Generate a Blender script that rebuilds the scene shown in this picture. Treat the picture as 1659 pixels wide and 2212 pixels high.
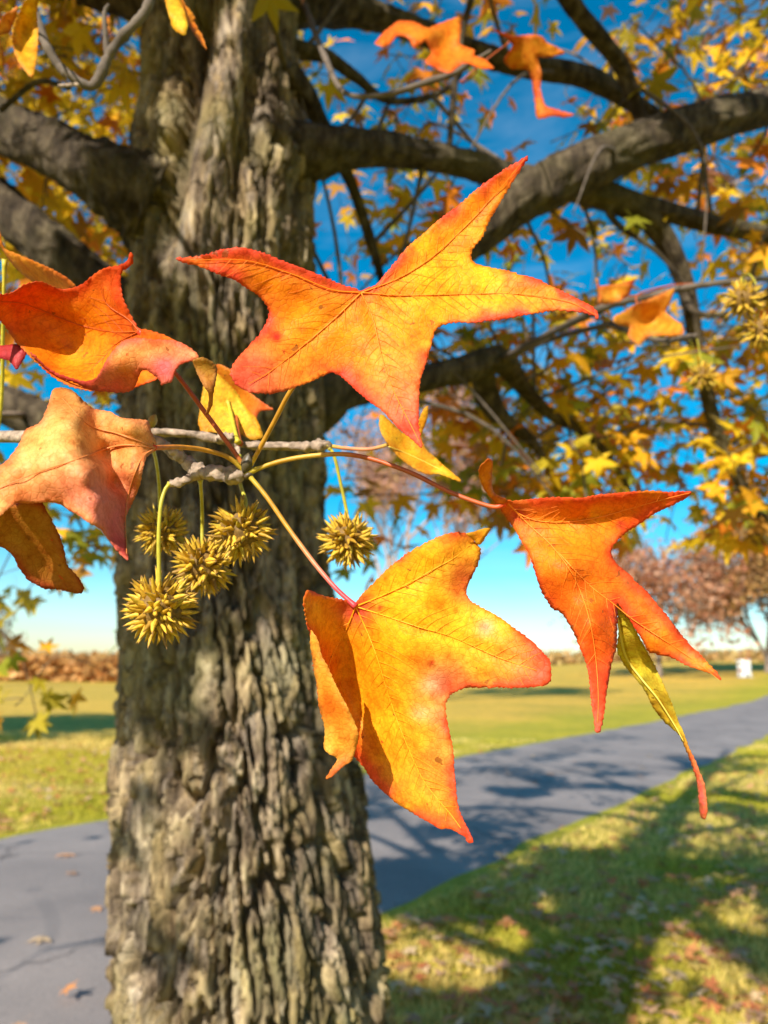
import bpy, math, random
import numpy as np
from mathutils import Vector, Matrix
from mathutils.geometry import delaunay_2d_cdt

random.seed(7); RNG = np.random.default_rng(7)
for o in list(bpy.data.objects): bpy.data.objects.remove(o)
SC = bpy.context.scene
COL = SC.collection

# ------------------------------------------------------------------ camera
W, H, F = 1659.0, 2212.0, 1661.6           # picture units used for tracing; F = focal length in them
PITCH, ROLL = math.radians(11.6), math.radians(1.0)
CAM = Vector((0, 0, 1.5))
cd = bpy.data.cameras.new('camera'); cam = bpy.data.objects.new('camera', cd); COL.objects.link(cam)
cd.sensor_fit = 'VERTICAL'; cd.lens = 5.6; cd.sensor_height = 5.6 * H / F; cd.sensor_width = cd.sensor_height * .75
cd.clip_start = .02; cd.clip_end = 3000
cd.dof.use_dof = True; cd.dof.focus_distance = .300; cd.dof.aperture_fstop = 2.5
CR = Matrix.Rotation(math.radians(90) + PITCH, 4, 'X') @ Matrix.Rotation(ROLL, 4, 'Z')
cam.matrix_world = Matrix.Translation(CAM) @ CR
SC.camera = cam
R3 = np.array(CR.to_3x3()); C0 = np.array(CAM)

# ------------------------------------------------------------------ sky, sun, exposure
SUN_EL, SUN_AZ = math.radians(32), math.radians(26)     # light travels forward and to the right
LD = np.array([math.sin(SUN_AZ) * math.cos(SUN_EL), math.cos(SUN_AZ) * math.cos(SUN_EL), -math.sin(SUN_EL)])
wd = bpy.data.worlds.new('World'); SC.world = wd; wd.use_nodes = True
nt = wd.node_tree; nt.nodes.clear()
sky = nt.nodes.new('ShaderNodeTexSky'); sky.sky_type = 'NISHITA'; sky.sun_disc = False
sky.sun_elevation = SUN_EL; sky.sun_rotation = math.radians(180 + 26)
sky.altitude = 0; sky.air_density = 1.0; sky.dust_density = .6; sky.ozone_density = 3.0
hs = nt.nodes.new('ShaderNodeHueSaturation'); hs.inputs['Hue'].default_value = .482; hs.inputs['Saturation'].default_value = 1.6
bg = nt.nodes.new('ShaderNodeBackground'); bg.inputs['Strength'].default_value = .105
wo = nt.nodes.new('ShaderNodeOutputWorld')
nt.links.new(sky.outputs[0], hs.inputs['Color']); 
wt = nt.nodes.new('ShaderNodeTexCoord'); wm_ = nt.nodes.new('ShaderNodeMapping'); wm_.inputs['Scale'].default_value = (1.6, 1.6, 7.0); wm_.inputs['Rotation'].default_value = (0, .12, .4)
wn = nt.nodes.new('ShaderNodeTexNoise'); wn.inputs['Scale'].default_value = 2.2; wn.inputs['Detail'].default_value = 7; wn.inputs['Roughness'].default_value = .62; wn.inputs['Distortion'].default_value = .6
wr = nt.nodes.new('ShaderNodeValToRGB'); wr.color_ramp.elements[0].position = .50; wr.color_ramp.elements[1].position = .80; wr.color_ramp.elements[1].color = (.22, .22, .22, 1)
wx = nt.nodes.new('ShaderNodeMix'); wx.data_type = 'RGBA'; wx.inputs[7].default_value = (4.6, 5.4, 6.4, 1)      # thin high cloud
nt.links.new(wt.outputs['Generated'], wm_.inputs['Vector']); nt.links.new(wm_.outputs[0], wn.inputs['Vector']); nt.links.new(wn.outputs['Fac'], wr.inputs[0])
nt.links.new(wr.outputs[0], wx.inputs[0]); nt.links.new(hs.outputs[0], wx.inputs[6]); nt.links.new(wx.outputs[2], bg.inputs['Color'])
nt.links.new(bg.outputs[0], wo.inputs['Surface'])
sl = bpy.data.lights.new('sun', 'SUN'); sl.energy = 5.0; sl.angle = math.radians(.53); sl.color = (1, .93, .82)
so = bpy.data.objects.new('sun', sl); COL.objects.link(so)
so.rotation_euler = Vector(LD).to_track_quat('-Z', 'Y').to_euler(); so.location = (-4, -8, 9)
SC.view_settings.view_transform = 'Standard'; SC.view_settings.look = 'None'
SC.view_settings.exposure = .80; SC.view_settings.gamma = 1.0
SC.render.engine = 'CYCLES'
SC.render.resolution_x = 768; SC.render.resolution_y = 1024

# ------------------------------------------------------------------ helpers
def P(u, v, z):
    u = np.asarray(u, float); v = np.asarray(v, float); z = np.asarray(z, float)
    c = np.stack([(u - W / 2) / F * z, -(v - H / 2) / F * z, -z + 0 * u], -1)
    return c @ R3.T + C0
def proj(p):
    c = (np.asarray(p, float) - C0) @ R3
    z = -c[..., 2]; zz = np.where(np.abs(z) < 1e-6, 1e-6, z)
    return c[..., 0] / zz * F + W / 2, -c[..., 1] / zz * F + H / 2, z
def ground_at(u, v, h=0.0):
    d = P(u, v, 1.0) - C0; t = (h - C0[2]) / d[..., 2]
    return C0 + d * t[..., None] if np.ndim(t) else C0 + d * t
def hash2(i, j, s=0):
    n = (i.astype(np.int64) * 374761393 + j.astype(np.int64) * 668265263 + s * 1442695041) & 0x7fffffff
    n = ((n ^ (n >> 13)) * 1274126177) & 0x7fffffff
    return ((n ^ (n >> 16)) & 0xffff) / 65535.0
def vnoise(x, y, s=0):
    xi = np.floor(x); yi = np.floor(y); fx = x - xi; fy = y - yi
    fx = fx * fx * (3 - 2 * fx); fy = fy * fy * (3 - 2 * fy)
    a = hash2(xi, yi, s); b = hash2(xi + 1, yi, s); c = hash2(xi, yi + 1, s); d = hash2(xi + 1, yi + 1, s)
    return (a * (1 - fx) + b * fx) * (1 - fy) + (c * (1 - fx) + d * fx) * fy
def fbm(x, y, s=0, o=3):
    r = 0; a = .5
    for k in range(o): r = r + a * vnoise(x * 2 ** k, y * 2 ** k, s + k); a *= .5
    return r / (1 - .5 ** o)
def worley(x, y, s=0, per=None):
    xi = np.floor(x); yi = np.floor(y); f1 = np.full(x.shape, 9.); f2 = np.full(x.shape, 9.); idv = np.zeros(x.shape)
    for dx in (-1, 0, 1):
        for dy in (-1, 0, 1):
            cx = xi + dx; cy = yi + dy; hx = np.mod(cx, per) if per else cx
            px = cx + .1 + .8 * hash2(hx, cy, s); py = cy + .1 + .8 * hash2(hx, cy, s + 11)
            d = np.hypot(px - x, py - y); n = d < f1
            f2 = np.where(n, f1, np.minimum(f2, d)); idv = np.where(n, hash2(hx, cy, s + 5), idv); f1 = np.where(n, d, f1)
    return f1, f2, idv
def sstep(a, b, x):
    t = np.clip((x - a) / (b - a), 0, 1); return t * t * (3 - 2 * t)

def mesh_obj(name, verts, faces, mat=None, parent=None, colors=None, smooth=True):
    me = bpy.data.meshes.new(name)
    me.from_pydata(np.asarray(verts, float).tolist() if not isinstance(verts, list) else verts, [], faces if isinstance(faces, list) else np.asarray(faces).tolist())
    if colors is not None:
        a = me.color_attributes.new('Col', 'FLOAT_COLOR', 'POINT')
        c = np.ones((len(verts), 4)); c[:, :3] = colors; a.data.foreach_set('color', c.ravel())
    if smooth: me.polygons.foreach_set('use_smooth', [True] * len(me.polygons))
    if mat: me.materials.append(mat)
    me.update()
    o = bpy.data.objects.new(name, me); COL.objects.link(o)
    if parent is not None: set_parent(o, parent)
    return o
def set_parent(o, p):
    o.parent = p; o.matrix_parent_inverse = WMI(p)
def wm(o):
    m = Matrix.LocRotScale(o.location, o.rotation_euler, o.scale)
    return wm(o.parent) @ o.matrix_parent_inverse @ m if o.parent else m
def WMI(p): return wm(p).inverted()
def empty(name, loc, label, cat, group=None):
    o = bpy.data.objects.new(name, None); o.location = Vector(loc); o.empty_display_size = .05
    COL.objects.link(o); o['label'] = label; o['category'] = cat
    if group: o['group'] = group
    return o
def tube(pts, rad, n=8, cap=True, noise=0.0, seed=0):
    pts = np.asarray(pts, float); rad = np.broadcast_to(np.asarray(rad, float), (len(pts),))
    t = np.gradient(pts, axis=0); t /= np.linalg.norm(t, axis=1)[:, None] + 1e-12
    ref = np.array([0.13, .21, .97]);
    if abs(t[0] @ ref) > .9: ref = np.array([.97, .2, .1])
    a = np.cross(t[0], ref); a /= np.linalg.norm(a); V = []
    ang = np.arange(n) / n * 2 * math.pi
    for i in range(len(pts)):
        a = a - t[i] * (a @ t[i]); a /= np.linalg.norm(a); b = np.cross(t[i], a)
        r = rad[i]
        rr = r * (1 + noise * (vnoise(np.cos(ang) * 2 + 9 + i * .31, np.sin(ang) * 2 + 7 + i * .17, seed) - .5) * 2) if noise else np.full(n, r)
        V.append(pts[i] + np.outer(np.cos(ang) * rr, a) + np.outer(np.sin(ang) * rr, b))
    V = np.concatenate(V); Fc = []
    for i in range(len(pts) - 1):
        for k in range(n):
            k2 = (k + 1) % n; Fc.append((i * n + k, i * n + k2, (i + 1) * n + k2, (i + 1) * n + k))
    if cap:
        Fc.append(tuple(range(n - 1, -1, -1))); m = (len(pts) - 1) * n; Fc.append(tuple(range(m, m + n)))
    return V, Fc
def catmull(pts, per=8):
    p = np.asarray(pts, float); q = np.vstack([2 * p[0] - p[1], p, 2 * p[-1] - p[-2]]); out = []
    for i in range(1, len(q) - 2):
        for k in range(per):
            t = k / per
            out.append(.5 * (2 * q[i] + (q[i + 1] - q[i - 1]) * t + (2 * q[i - 1] - 5 * q[i] + 4 * q[i + 1] - q[i + 2]) * t * t + (3 * q[i] - q[i - 1] - 3 * q[i + 1] + q[i + 2]) * t ** 3))
    out.append(p[-1]); return np.array(out)
class Bag:
    def __init__(s): s.v = []; s.f = []; s.c = []; s.n = 0
    def add(s, V, Fc, col=None):
        s.v.append(V); s.f += [tuple(i + s.n for i in f) for f in Fc]; s.n += len(V)
        if col is not None: s.c.append(np.broadcast_to(np.asarray(col, float), (len(V), 3)))
    def build(s, name, mat, parent=None, smooth=True):
        return mesh_obj(name, np.concatenate(s.v), s.f, mat, parent, np.concatenate(s.c) if s.c else None, smooth)

# ------------------------------------------------------------------ materials
def nodemat(name):
    m = bpy.data.materials.new(name); m.use_nodes = True; t = m.node_tree; t.nodes.clear()
    out = t.nodes.new('ShaderNodeOutputMaterial'); return m, t, out
def N(t, kind, **kw):
    n = t.nodes.new(kind)
    for k, v in kw.items():
        if k in n.inputs: n.inputs[k].default_value = v
        else: setattr(n, k, v)
    return n
def ramp(t, fac, stops):
    r = t.nodes.new('ShaderNodeValToRGB'); e = r.color_ramp.elements
    while len(e) < len(stops): e.new(.5)
    for x, (p, c) in zip(e, stops): x.position = p; x.color = (*c, 1)
    t.links.new(fac, r.inputs[0]); return r
def mix(t, fac, a, b, mode='MIX'):
    m = t.nodes.new('ShaderNodeMix'); m.data_type = 'RGBA'; m.blend_type = mode
    for s, v in ((m.inputs[0], fac), (m.inputs[6], a), (m.inputs[7], b)):
        if hasattr(v, 'is_output'): t.links.new(v, s)
        elif isinstance(v, (int, float)): s.default_value = v
        else: s.default_value = (*v, 1)
    return m.outputs[2]
def math_(t, op, a, b=0.0):
    m = t.nodes.new('ShaderNodeMath'); m.operation = op
    for s, v in ((m.inputs[0], a), (m.inputs[1], b)):
        if hasattr(v, 'is_output'): t.links.new(v, s)
        else: s.default_value = v
    return m.outputs[0]

def leaf_material(name, source, trans=.3, detail=True, rough=.5):
    m, t, out = nodemat(name)
    if source == 'attr': c = N(t, 'ShaderNodeAttribute', attribute_name='Col').outputs['Color']
    else: c = N(t, 'ShaderNodeObjectInfo').outputs['Color']
    tc = N(t, 'ShaderNodeTexCoord').outputs['Object']
    bump = None
    if detail:
        n1 = N(t, 'ShaderNodeTexNoise', Scale=420.0, Detail=5.0, Roughness=.65); t.links.new(tc, n1.inputs['Vector'])
        r1 = ramp(t, n1.outputs['Fac'], [(.3, (.72, .62, .45)), (.5, (1, 1, 1)), (.72, (1.12, 1.25, 1.1))])
        c = mix(t, .75, c, r1.outputs[0], 'MULTIPLY')
        # net of fine veins
        vo = N(t, 'ShaderNodeTexVoronoi', feature='DISTANCE_TO_EDGE', Scale=430.0); t.links.new(tc, vo.inputs['Vector'])
        rv = ramp(t, vo.outputs['Distance'], [(0, (.80, .62, .42)), (.09, (1, 1, 1))]); c = mix(t, .5, c, rv.outputs[0], 'MULTIPLY')
        # dark and red specks
        nw = N(t, 'ShaderNodeTexNoise', Scale=300.0, Detail=3.0); t.links.new(tc, nw.inputs['Vector'])
        wv = t.nodes.new('ShaderNodeVectorMath'); wv.operation = 'MULTIPLY_ADD'; t.links.new(nw.outputs['Color'], wv.inputs[0]); wv.inputs[1].default_value = (.006, .006, .006); t.links.new(tc, wv.inputs[2])
        v2 = N(t, 'ShaderNodeTexVoronoi', Scale=230.0); t.links.new(wv.outputs[0], v2.inputs['Vector'])
        sp = N(t, 'ShaderNodeSeparateColor'); t.links.new(v2.outputs['Color'], sp.inputs[0])
        rad = math_(t, 'ADD', math_(t, 'MULTIPLY', sp.outputs[2], .22), .06)
        hit = math_(t, 'LESS_THAN', v2.outputs['Distance'], rad)
        big = N(t, 'ShaderNodeTexNoise', Scale=38.0, Detail=2.0); t.links.new(tc, big.inputs['Vector'])
        many = math_(t, 'GREATER_THAN', math_(t, 'ADD', sp.outputs[0], math_(t, 'MULTIPLY', big.outputs['Fac'], .55)), 1.14)
        c = mix(t, math_(t, 'MULTIPLY', math_(t, 'MULTIPLY', hit, many), .7), c, (.22, .07, .012))
        c = mix(t, math_(t, 'MULTIPLY', math_(t, 'MULTIPLY', hit, math_(t, 'LESS_THAN', sp.outputs[1], .05)), .6), c, (.66, .06, .012))
        mo = N(t, 'ShaderNodeTexNoise', Scale=120.0, Detail=4.0, Roughness=.6); t.links.new(tc, mo.inputs['Vector'])
        c = mix(t, .8, c, ramp(t, mo.outputs['Fac'], [(.32, (.84, .58, .5)), (.5, (1, 1, 1)), (.68, (1.06, 1.3, 1.6))]).outputs[0], 'MULTIPLY')
        hgt = math_(t, 'ADD', math_(t, 'MULTIPLY', n1.outputs['Fac'], .6), math_(t, 'MULTIPLY', math_(t, 'MINIMUM', vo.outputs['Distance'], .12), 3.0))
        bump = N(t, 'ShaderNodeBump', Strength=.35, Distance=.0006); t.links.new(hgt, bump.inputs['Height'])
    p = N(t, 'ShaderNodeBsdfPrincipled', Roughness=rough); p.inputs['Specular IOR Level'].default_value = .16
    tr = N(t, 'ShaderNodeBsdfTranslucent'); t.links.new(c, p.inputs['Base Color']); t.links.new(c, tr.inputs['Color'])
    if bump: t.links.new(bump.outputs[0], p.inputs['Normal'])
    ms = t.nodes.new('ShaderNodeMixShader'); ms.inputs[0].default_value = trans
    t.links.new(p.outputs[0], ms.inputs[1]); t.links.new(tr.outputs[0], ms.inputs[2]); t.links.new(ms.outputs[0], out.inputs[0])
    return m
M_LEAF = leaf_material('foreground_leaf', 'attr', .28)
M_LEAFS = leaf_material('crown_leaf_attr', 'attr', .45, False, .55)
M_LEAFO = leaf_material('crown_leaf_object', 'obj', .45, False, .55)

def simple_mat(name, col, rough=.7, spec=.3, noise=None):
    m, t, out = nodemat(name); p = N(t, 'ShaderNodeBsdfPrincipled', Roughness=rough); p.inputs['Specular IOR Level'].default_value = spec
    if col == 'attr': c = N(t, 'ShaderNodeAttribute', attribute_name='Col').outputs['Color']
    else: c = col
    if noise:
        tc = N(t, 'ShaderNodeTexCoord').outputs['Object']; n = N(t, 'ShaderNodeTexNoise', Scale=noise[0], Detail=4.0); t.links.new(tc, n.inputs['Vector'])
        r = ramp(t, n.outputs['Fac'], [(.3, (1 - noise[1],) * 3), (.7, (1 + noise[1],) * 3)])
        c = mix(t, 1.0, c, r.outputs[0], 'MULTIPLY')
        b = N(t, 'ShaderNodeBump', Strength=.5, Distance=noise[2]); t.links.new(n.outputs['Fac'], b.inputs['Height']); t.links.new(b.outputs[0], p.inputs['Normal'])
    if hasattr(c, 'is_output'): t.links.new(c, p.inputs['Base Color'])
    else: p.inputs['Base Color'].default_value = (*c, 1)
    t.links.new(p.outputs[0], out.inputs[0]); return m
M_STEM = simple_mat('petiole_skin', 'attr', .45, .4, (300., .18, .0003))
M_VEIN = simple_mat('leaf_vein', 'attr', .5, .3)
def spike_material():
    m, t, out = nodemat('seed_ball_spike'); tc = N(t, 'ShaderNodeTexCoord').outputs['Object']; rnd = N(t, 'ShaderNodeObjectInfo').outputs['Random']
    c = ramp(t, rnd, [(0, (.26, .145, .025)), (.3, (.55, .33, .03)), (.7, (.70, .45, .045)), (1, (.44, .33, .03))]).outputs[0]
    sx = N(t, 'ShaderNodeSeparateXYZ'); t.links.new(tc, sx.inputs[0]); n = N(t, 'ShaderNodeTexNoise', Scale=5.0, Detail=4.0); t.links.new(tc, n.inputs['Vector'])
    c = mix(t, 1.0, c, ramp(t, n.outputs['Fac'], [(.3, (.65, .6, .5)), (.7, (1.2, 1.2, 1.2))]).outputs[0], 'MULTIPLY')
    c = mix(t, ramp(t, sx.outputs[2], [(.80, (0, 0, 0)), (.97, (1, 1, 1))]).outputs[0], c, (.20, .10, .03))      # dry brown tips
    p = N(t, 'ShaderNodeBsdfPrincipled', Roughness=.5); p.inputs['Specular IOR Level'].default_value = .3
    b = N(t, 'ShaderNodeBump', Strength=.5, Distance=.0006); t.links.new(n.outputs['Fac'], b.inputs['Height']); t.links.new(b.outputs[0], p.inputs['Normal'])
    t.links.new(c, p.inputs['Base Color']); t.links.new(p.outputs[0], out.inputs[0]); return m
M_SPIKE = spike_material()
M_TWIG = simple_mat('twig_bark', (.30, .225, .165), .85, .15, (260., .6, .0015))
M_TWIGD = simple_mat('crown_twig_bark', (.12, .095, .075), .85, .2, (60., .35, .002))
M_PINKWOOD = simple_mat('bare_tree_bark', (.36, .25, .20), .9, .1)
M_FARWOOD = simple_mat('far_tree_bark', (.20, .155, .12), .9, .1)

def bark_material(plates=False, dark=1.0):
    m, t, out = nodemat('trunk_bark' if plates else 'limb_bark'); tc = N(t, 'ShaderNodeTexCoord').outputs['Object']
    mp = N(t, 'ShaderNodeMapping'); mp.inputs['Scale'].default_value = (1, 1, .3); t.links.new(tc, mp.inputs['Vector'])
    n1 = N(t, 'ShaderNodeTexNoise', Scale=34.0, Detail=7.0, Roughness=.68); t.links.new(mp.outputs[0], n1.inputs['Vector'])
    n2 = N(t, 'ShaderNodeTexNoise', Scale=5.0, Detail=4.0); t.links.new(tc, n2.inputs['Vector'])
    n3 = N(t, 'ShaderNodeTexNoise', Scale=150.0, Detail=5.0, Roughness=.7); t.links.new(mp.outputs[0], n3.inputs['Vector'])
    c = ramp(t, n1.outputs['Fac'], [(.33, (.045, .032, .023)), (.47, (.135, .100, .068)), (.60, (.31, .243, .163)), (.78, (.47, .39, .28))]).outputs[0]
    lich = ramp(t, n2.outputs['Fac'], [(.46, (0, 0, 0)), (.66, (1, 1, 1))]).outputs[0]
    c = mix(t, math_(t, 'MULTIPLY', lich, .5), c, mix(t, n3.outputs['Fac'], (.14, .12, .04), (.38, .34, .15)))
    c = mix(t, .5, c, ramp(t, n3.outputs['Fac'], [(.3, (.5, .5, .5)), (.7, (1.3, 1.28, 1.22))]).outputs[0], 'MULTIPLY')
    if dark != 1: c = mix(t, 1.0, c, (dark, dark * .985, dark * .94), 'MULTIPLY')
    if plates: c = mix(t, 1.0, c, N(t, 'ShaderNodeAttribute', attribute_name='Col').outputs['Color'], 'MULTIPLY')
    p = N(t, 'ShaderNodeBsdfPrincipled', Roughness=.88); p.inputs['Specular IOR Level'].default_value = .2
    b = N(t, 'ShaderNodeBump', Strength=1.0, Distance=.012)
    t.links.new(math_(t, 'ADD', n1.outputs['Fac'], math_(t, 'MULTIPLY', n3.outputs['Fac'], .4)), b.inputs['Height'])
    t.links.new(b.outputs[0], p.inputs['Normal']); t.links.new(c, p.inputs['Base Color']); t.links.new(p.outputs[0], out.inputs[0]); return m
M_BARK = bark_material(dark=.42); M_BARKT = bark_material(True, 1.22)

def ground_material():
    m, t, out = nodemat('lawn_soil'); tc = N(t, 'ShaderNodeTexCoord').outputs['Object']
    n1 = N(t, 'ShaderNodeTexNoise', Scale=.55, Detail=6.0, Roughness=.6); n2 = N(t, 'ShaderNodeTexNoise', Scale=26.0, Detail=6.0, Roughness=.7)
    n3 = N(t, 'ShaderNodeTexNoise', Scale=.05, Detail=3.0)
    for n in (n1, n2, n3): t.links.new(tc, n.inputs['Vector'])
    sx = N(t, 'ShaderNodeSeparateXYZ'); t.links.new(tc, sx.inputs[0])
    green = ramp(t, n2.outputs['Fac'], [(.3, (.17, .17, .012)), (.5, (.36, .33, .025)), (.7, (.56, .45, .09))]).outputs[0]
    straw = ramp(t, n2.outputs['Fac'], [(.3, (.42, .265, .04)), (.7, (.66, .44, .09))]).outputs[0]
    # dry straw grass takes over away from the mown verge of the path
    d = math_(t, 'ADD', math_(t, 'MULTIPLY', sx.outputs[0], -.83), math_(t, 'MULTIPLY', sx.outputs[1], .55))
    f = math_(t, 'ADD', math_(t, 'MULTIPLY', math_(t, 'SUBTRACT', d, 8.2), .22), math_(t, 'MULTIPLY', math_(t, 'SUBTRACT', n1.outputs['Fac'], .5), 1.8))
    f = math_(t, 'ADD', f, math_(t, 'MULTIPLY', math_(t, 'SUBTRACT', n3.outputs['Fac'], .5), 1.2))
    f = math_(t, 'MINIMUM', math_(t, 'MAXIMUM', f, 0.08), .95)
    c = mix(t, f, green, straw)
    n4 = N(t, 'ShaderNodeTexNoise', Scale=2.6, Detail=6.0, Roughness=.7); t.links.new(tc, n4.inputs['Vector'])
    c = mix(t, .85, c, ramp(t, n4.outputs['Fac'], [(.3, (.55, .62, .5)), (.5, (1, 1, 1)), (.7, (1.25, 1.12, .9))]).outputs[0], 'MULTIPLY')
    n5 = N(t, 'ShaderNodeTexNoise', Scale=.22, Detail=4.0, Roughness=.6); t.links.new(tc, n5.inputs['Vector'])
    c = mix(t, .8, c, ramp(t, n5.outputs['Fac'], [(.35, (.72, .80, .7)), (.65, (1.15, 1.05, .95))]).outputs[0], 'MULTIPLY')
    p = N(t, 'ShaderNodeBsdfPrincipled', Roughness=.9); p.inputs['Specular IOR Level'].default_value = .1
    b = N(t, 'ShaderNodeBump', Strength=.6, Distance=.03); t.links.new(n2.outputs['Fac'], b.inputs['Height']); t.links.new(b.outputs[0], p.inputs['Normal'])
    t.links.new(c, p.inputs['Base Color']); t.links.new(p.outputs[0], out.inputs[0]); return m
def road_material():
    m, t, out = nodemat('asphalt'); tc = N(t, 'ShaderNodeTexCoord').outputs['Object']
    n1 = N(t, 'ShaderNodeTexNoise', Scale=90.0, Detail=6.0, Roughness=.75); n2 = N(t, 'ShaderNodeTexNoise', Scale=.9, Detail=5.0)
    for n in (n1, n2): t.links.new(tc, n.inputs['Vector'])
    c = ramp(t, n1.outputs['Fac'], [(.3, (.16, .138, .13)), (.7, (.33, .285, .265))]).outputs[0]
    c = mix(t, .7, c, ramp(t, n2.outputs['Fac'], [(.3, (.55, .55, .56)), (.7, (1.15, 1.12, 1.08))]).outputs[0], 'MULTIPLY')
    cr_ = N(t, 'ShaderNodeTexVoronoi', feature='DISTANCE_TO_EDGE', Scale=.55); nz_ = N(t, 'ShaderNodeTexNoise', Scale=2.5, Detail=5.0); t.links.new(tc, nz_.inputs['Vector'])
    vm_ = t.nodes.new('ShaderNodeVectorMath'); vm_.operation = 'MULTIPLY_ADD'; t.links.new(nz_.outputs['Color'], vm_.inputs[0]); vm_.inputs[1].default_value = (.7, .7, .7); t.links.new(tc, vm_.inputs[2]); t.links.new(vm_.outputs[0], cr_.inputs['Vector'])
    c = mix(t, .8, c, ramp(t, cr_.outputs['Distance'], [(0, (.35, .34, .34)), (.012, (1, 1, 1))]).outputs[0], 'MULTIPLY')
    p = N(t, 'ShaderNodeBsdfPrincipled', Roughness=.8); p.inputs['Specular IOR Level'].default_value = .3
    b = N(t, 'ShaderNodeBump', Strength=.5, Distance=.004); t.links.new(n1.outputs['Fac'], b.inputs['Height']); t.links.new(b.outputs[0], p.inputs['Normal'])
    t.links.new(c, p.inputs['Base Color']); t.links.new(p.outputs[0], out.inputs[0]); return m

# ------------------------------------------------------------------ ground, path
def terr(x, y):
    d = np.hypot(x, y)
    h = sstep(24, 120, y) * (-1.1 + 4.7 * sstep(-30, 50, x))
    return h + (fbm(x * .07 + 50, y * .07 + 50, 3) - .5) * .35 * sstep(18, 60, d)
xs = np.concatenate([-np.geomspace(900, 14, 40), np.linspace(-13, 13, 53), np.geomspace(14, 900, 40)])
ys = np.concatenate([-np.geomspace(60, 6, 8), np.linspace(-5, 30, 71), np.geomspace(31, 1500, 60)])
gx, gy = np.meshgrid(xs, ys); V = np.stack([gx, gy, terr(gx, gy)], -1).reshape(-1, 3)
nx = len(xs); Fc = [(j * nx + i, j * nx + i + 1, (j + 1) * nx + i + 1, (j + 1) * nx + i) for j in range(len(ys) - 1) for i in range(nx - 1)]
g = mesh_obj('ground', V, Fc, ground_material()); g['kind'] = 'structure'
RD = np.array([.545, .838]); RN = np.array([-.838, .545])     # path direction and its left normal
def road_strip(name, n0, n1, l0, l1, mat, lift, wob=.10, cnt=220, seed=2):
    Vv = []; L = np.linspace(l0, l1, cnt)
    for l in L:
        for k in range(7):
            f = k / 6; w = n0 + (n1 - n0) * f
            if k == 0: w += (vnoise(np.array([l * 1.3]), np.array([3.]), seed)[0] - .5) * wob * 2
            if k == 6: w += (vnoise(np.array([l * 1.3]), np.array([8.]), seed)[0] - .5) * wob * 2
            p = RD * l + RN * w; z = float(terr(np.array(p[0]), np.array(p[1])))
            Vv.append((p[0], p[1], z + (lift if 0 < k < 6 else -.01) + .03 * (1 - (2 * f - 1) ** 2)))
    Fr = [(j * 7 + k, j * 7 + k + 1, (j + 1) * 7 + k + 1, (j + 1) * 7 + k) for j in range(cnt - 1) for k in range(6)]
    o = mesh_obj(name, Vv, Fr, mat); o['kind'] = 'structure'; return o
ROAD_N0, ROAD_N1 = 2.75, 6.75
road_strip('path', ROAD_N0, ROAD_N1, -25, 120, road_material(), .03, cnt=420)
def on_road(x, y):
    w = x * RN[0] + y * RN[1]; return (w > ROAD_N0 - .05) & (w < ROAD_N1 + .05)

# ------------------------------------------------------------------ the big tree: trunk
TY = 1.55
tab = np.array([(-40, 312, 646), (60, 312, 646), (250, 308, 655), (400, 284, 682), (600, 286, 676), (750, 274, 688), (900, 266, 700), (1100, 265, 705), (1250, 267, 712), (1400, 266, 730),
                (1500, 262, 748), (1700, 257, 778), (1900, 250, 802), (2200, 244, 842)], float)
rows = []
for v, a, b in tab:
    d = P((a + b) / 2, v, 1.0) - C0; t = TY / d[1]; p = C0 + d * t
    zc = proj(p)[2]; r = (b - a) / 2 / F * zc; r *= .945 if v < 800 else .955
    rows.append((p[2], p[0], r))
rows = np.array(sorted(rows)); print('trunk rows', rows[0], rows[-1])
hz = np.concatenate([[-.15, .0, .15, .35], rows[:, 0], [rows[-1, 0] + .8, 6, 10.5]])
cx = np.concatenate([[rows[0, 1]] * 4, rows[:, 1], [rows[-1, 1] + .02, rows[-1, 1] + .1, rows[-1, 1] + .3]])
cr = np.concatenate([[.48, .40, .335, .29], rows[:, 2], [.165, .13, .03]])
TX = rows[:, 1].mean()
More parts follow.
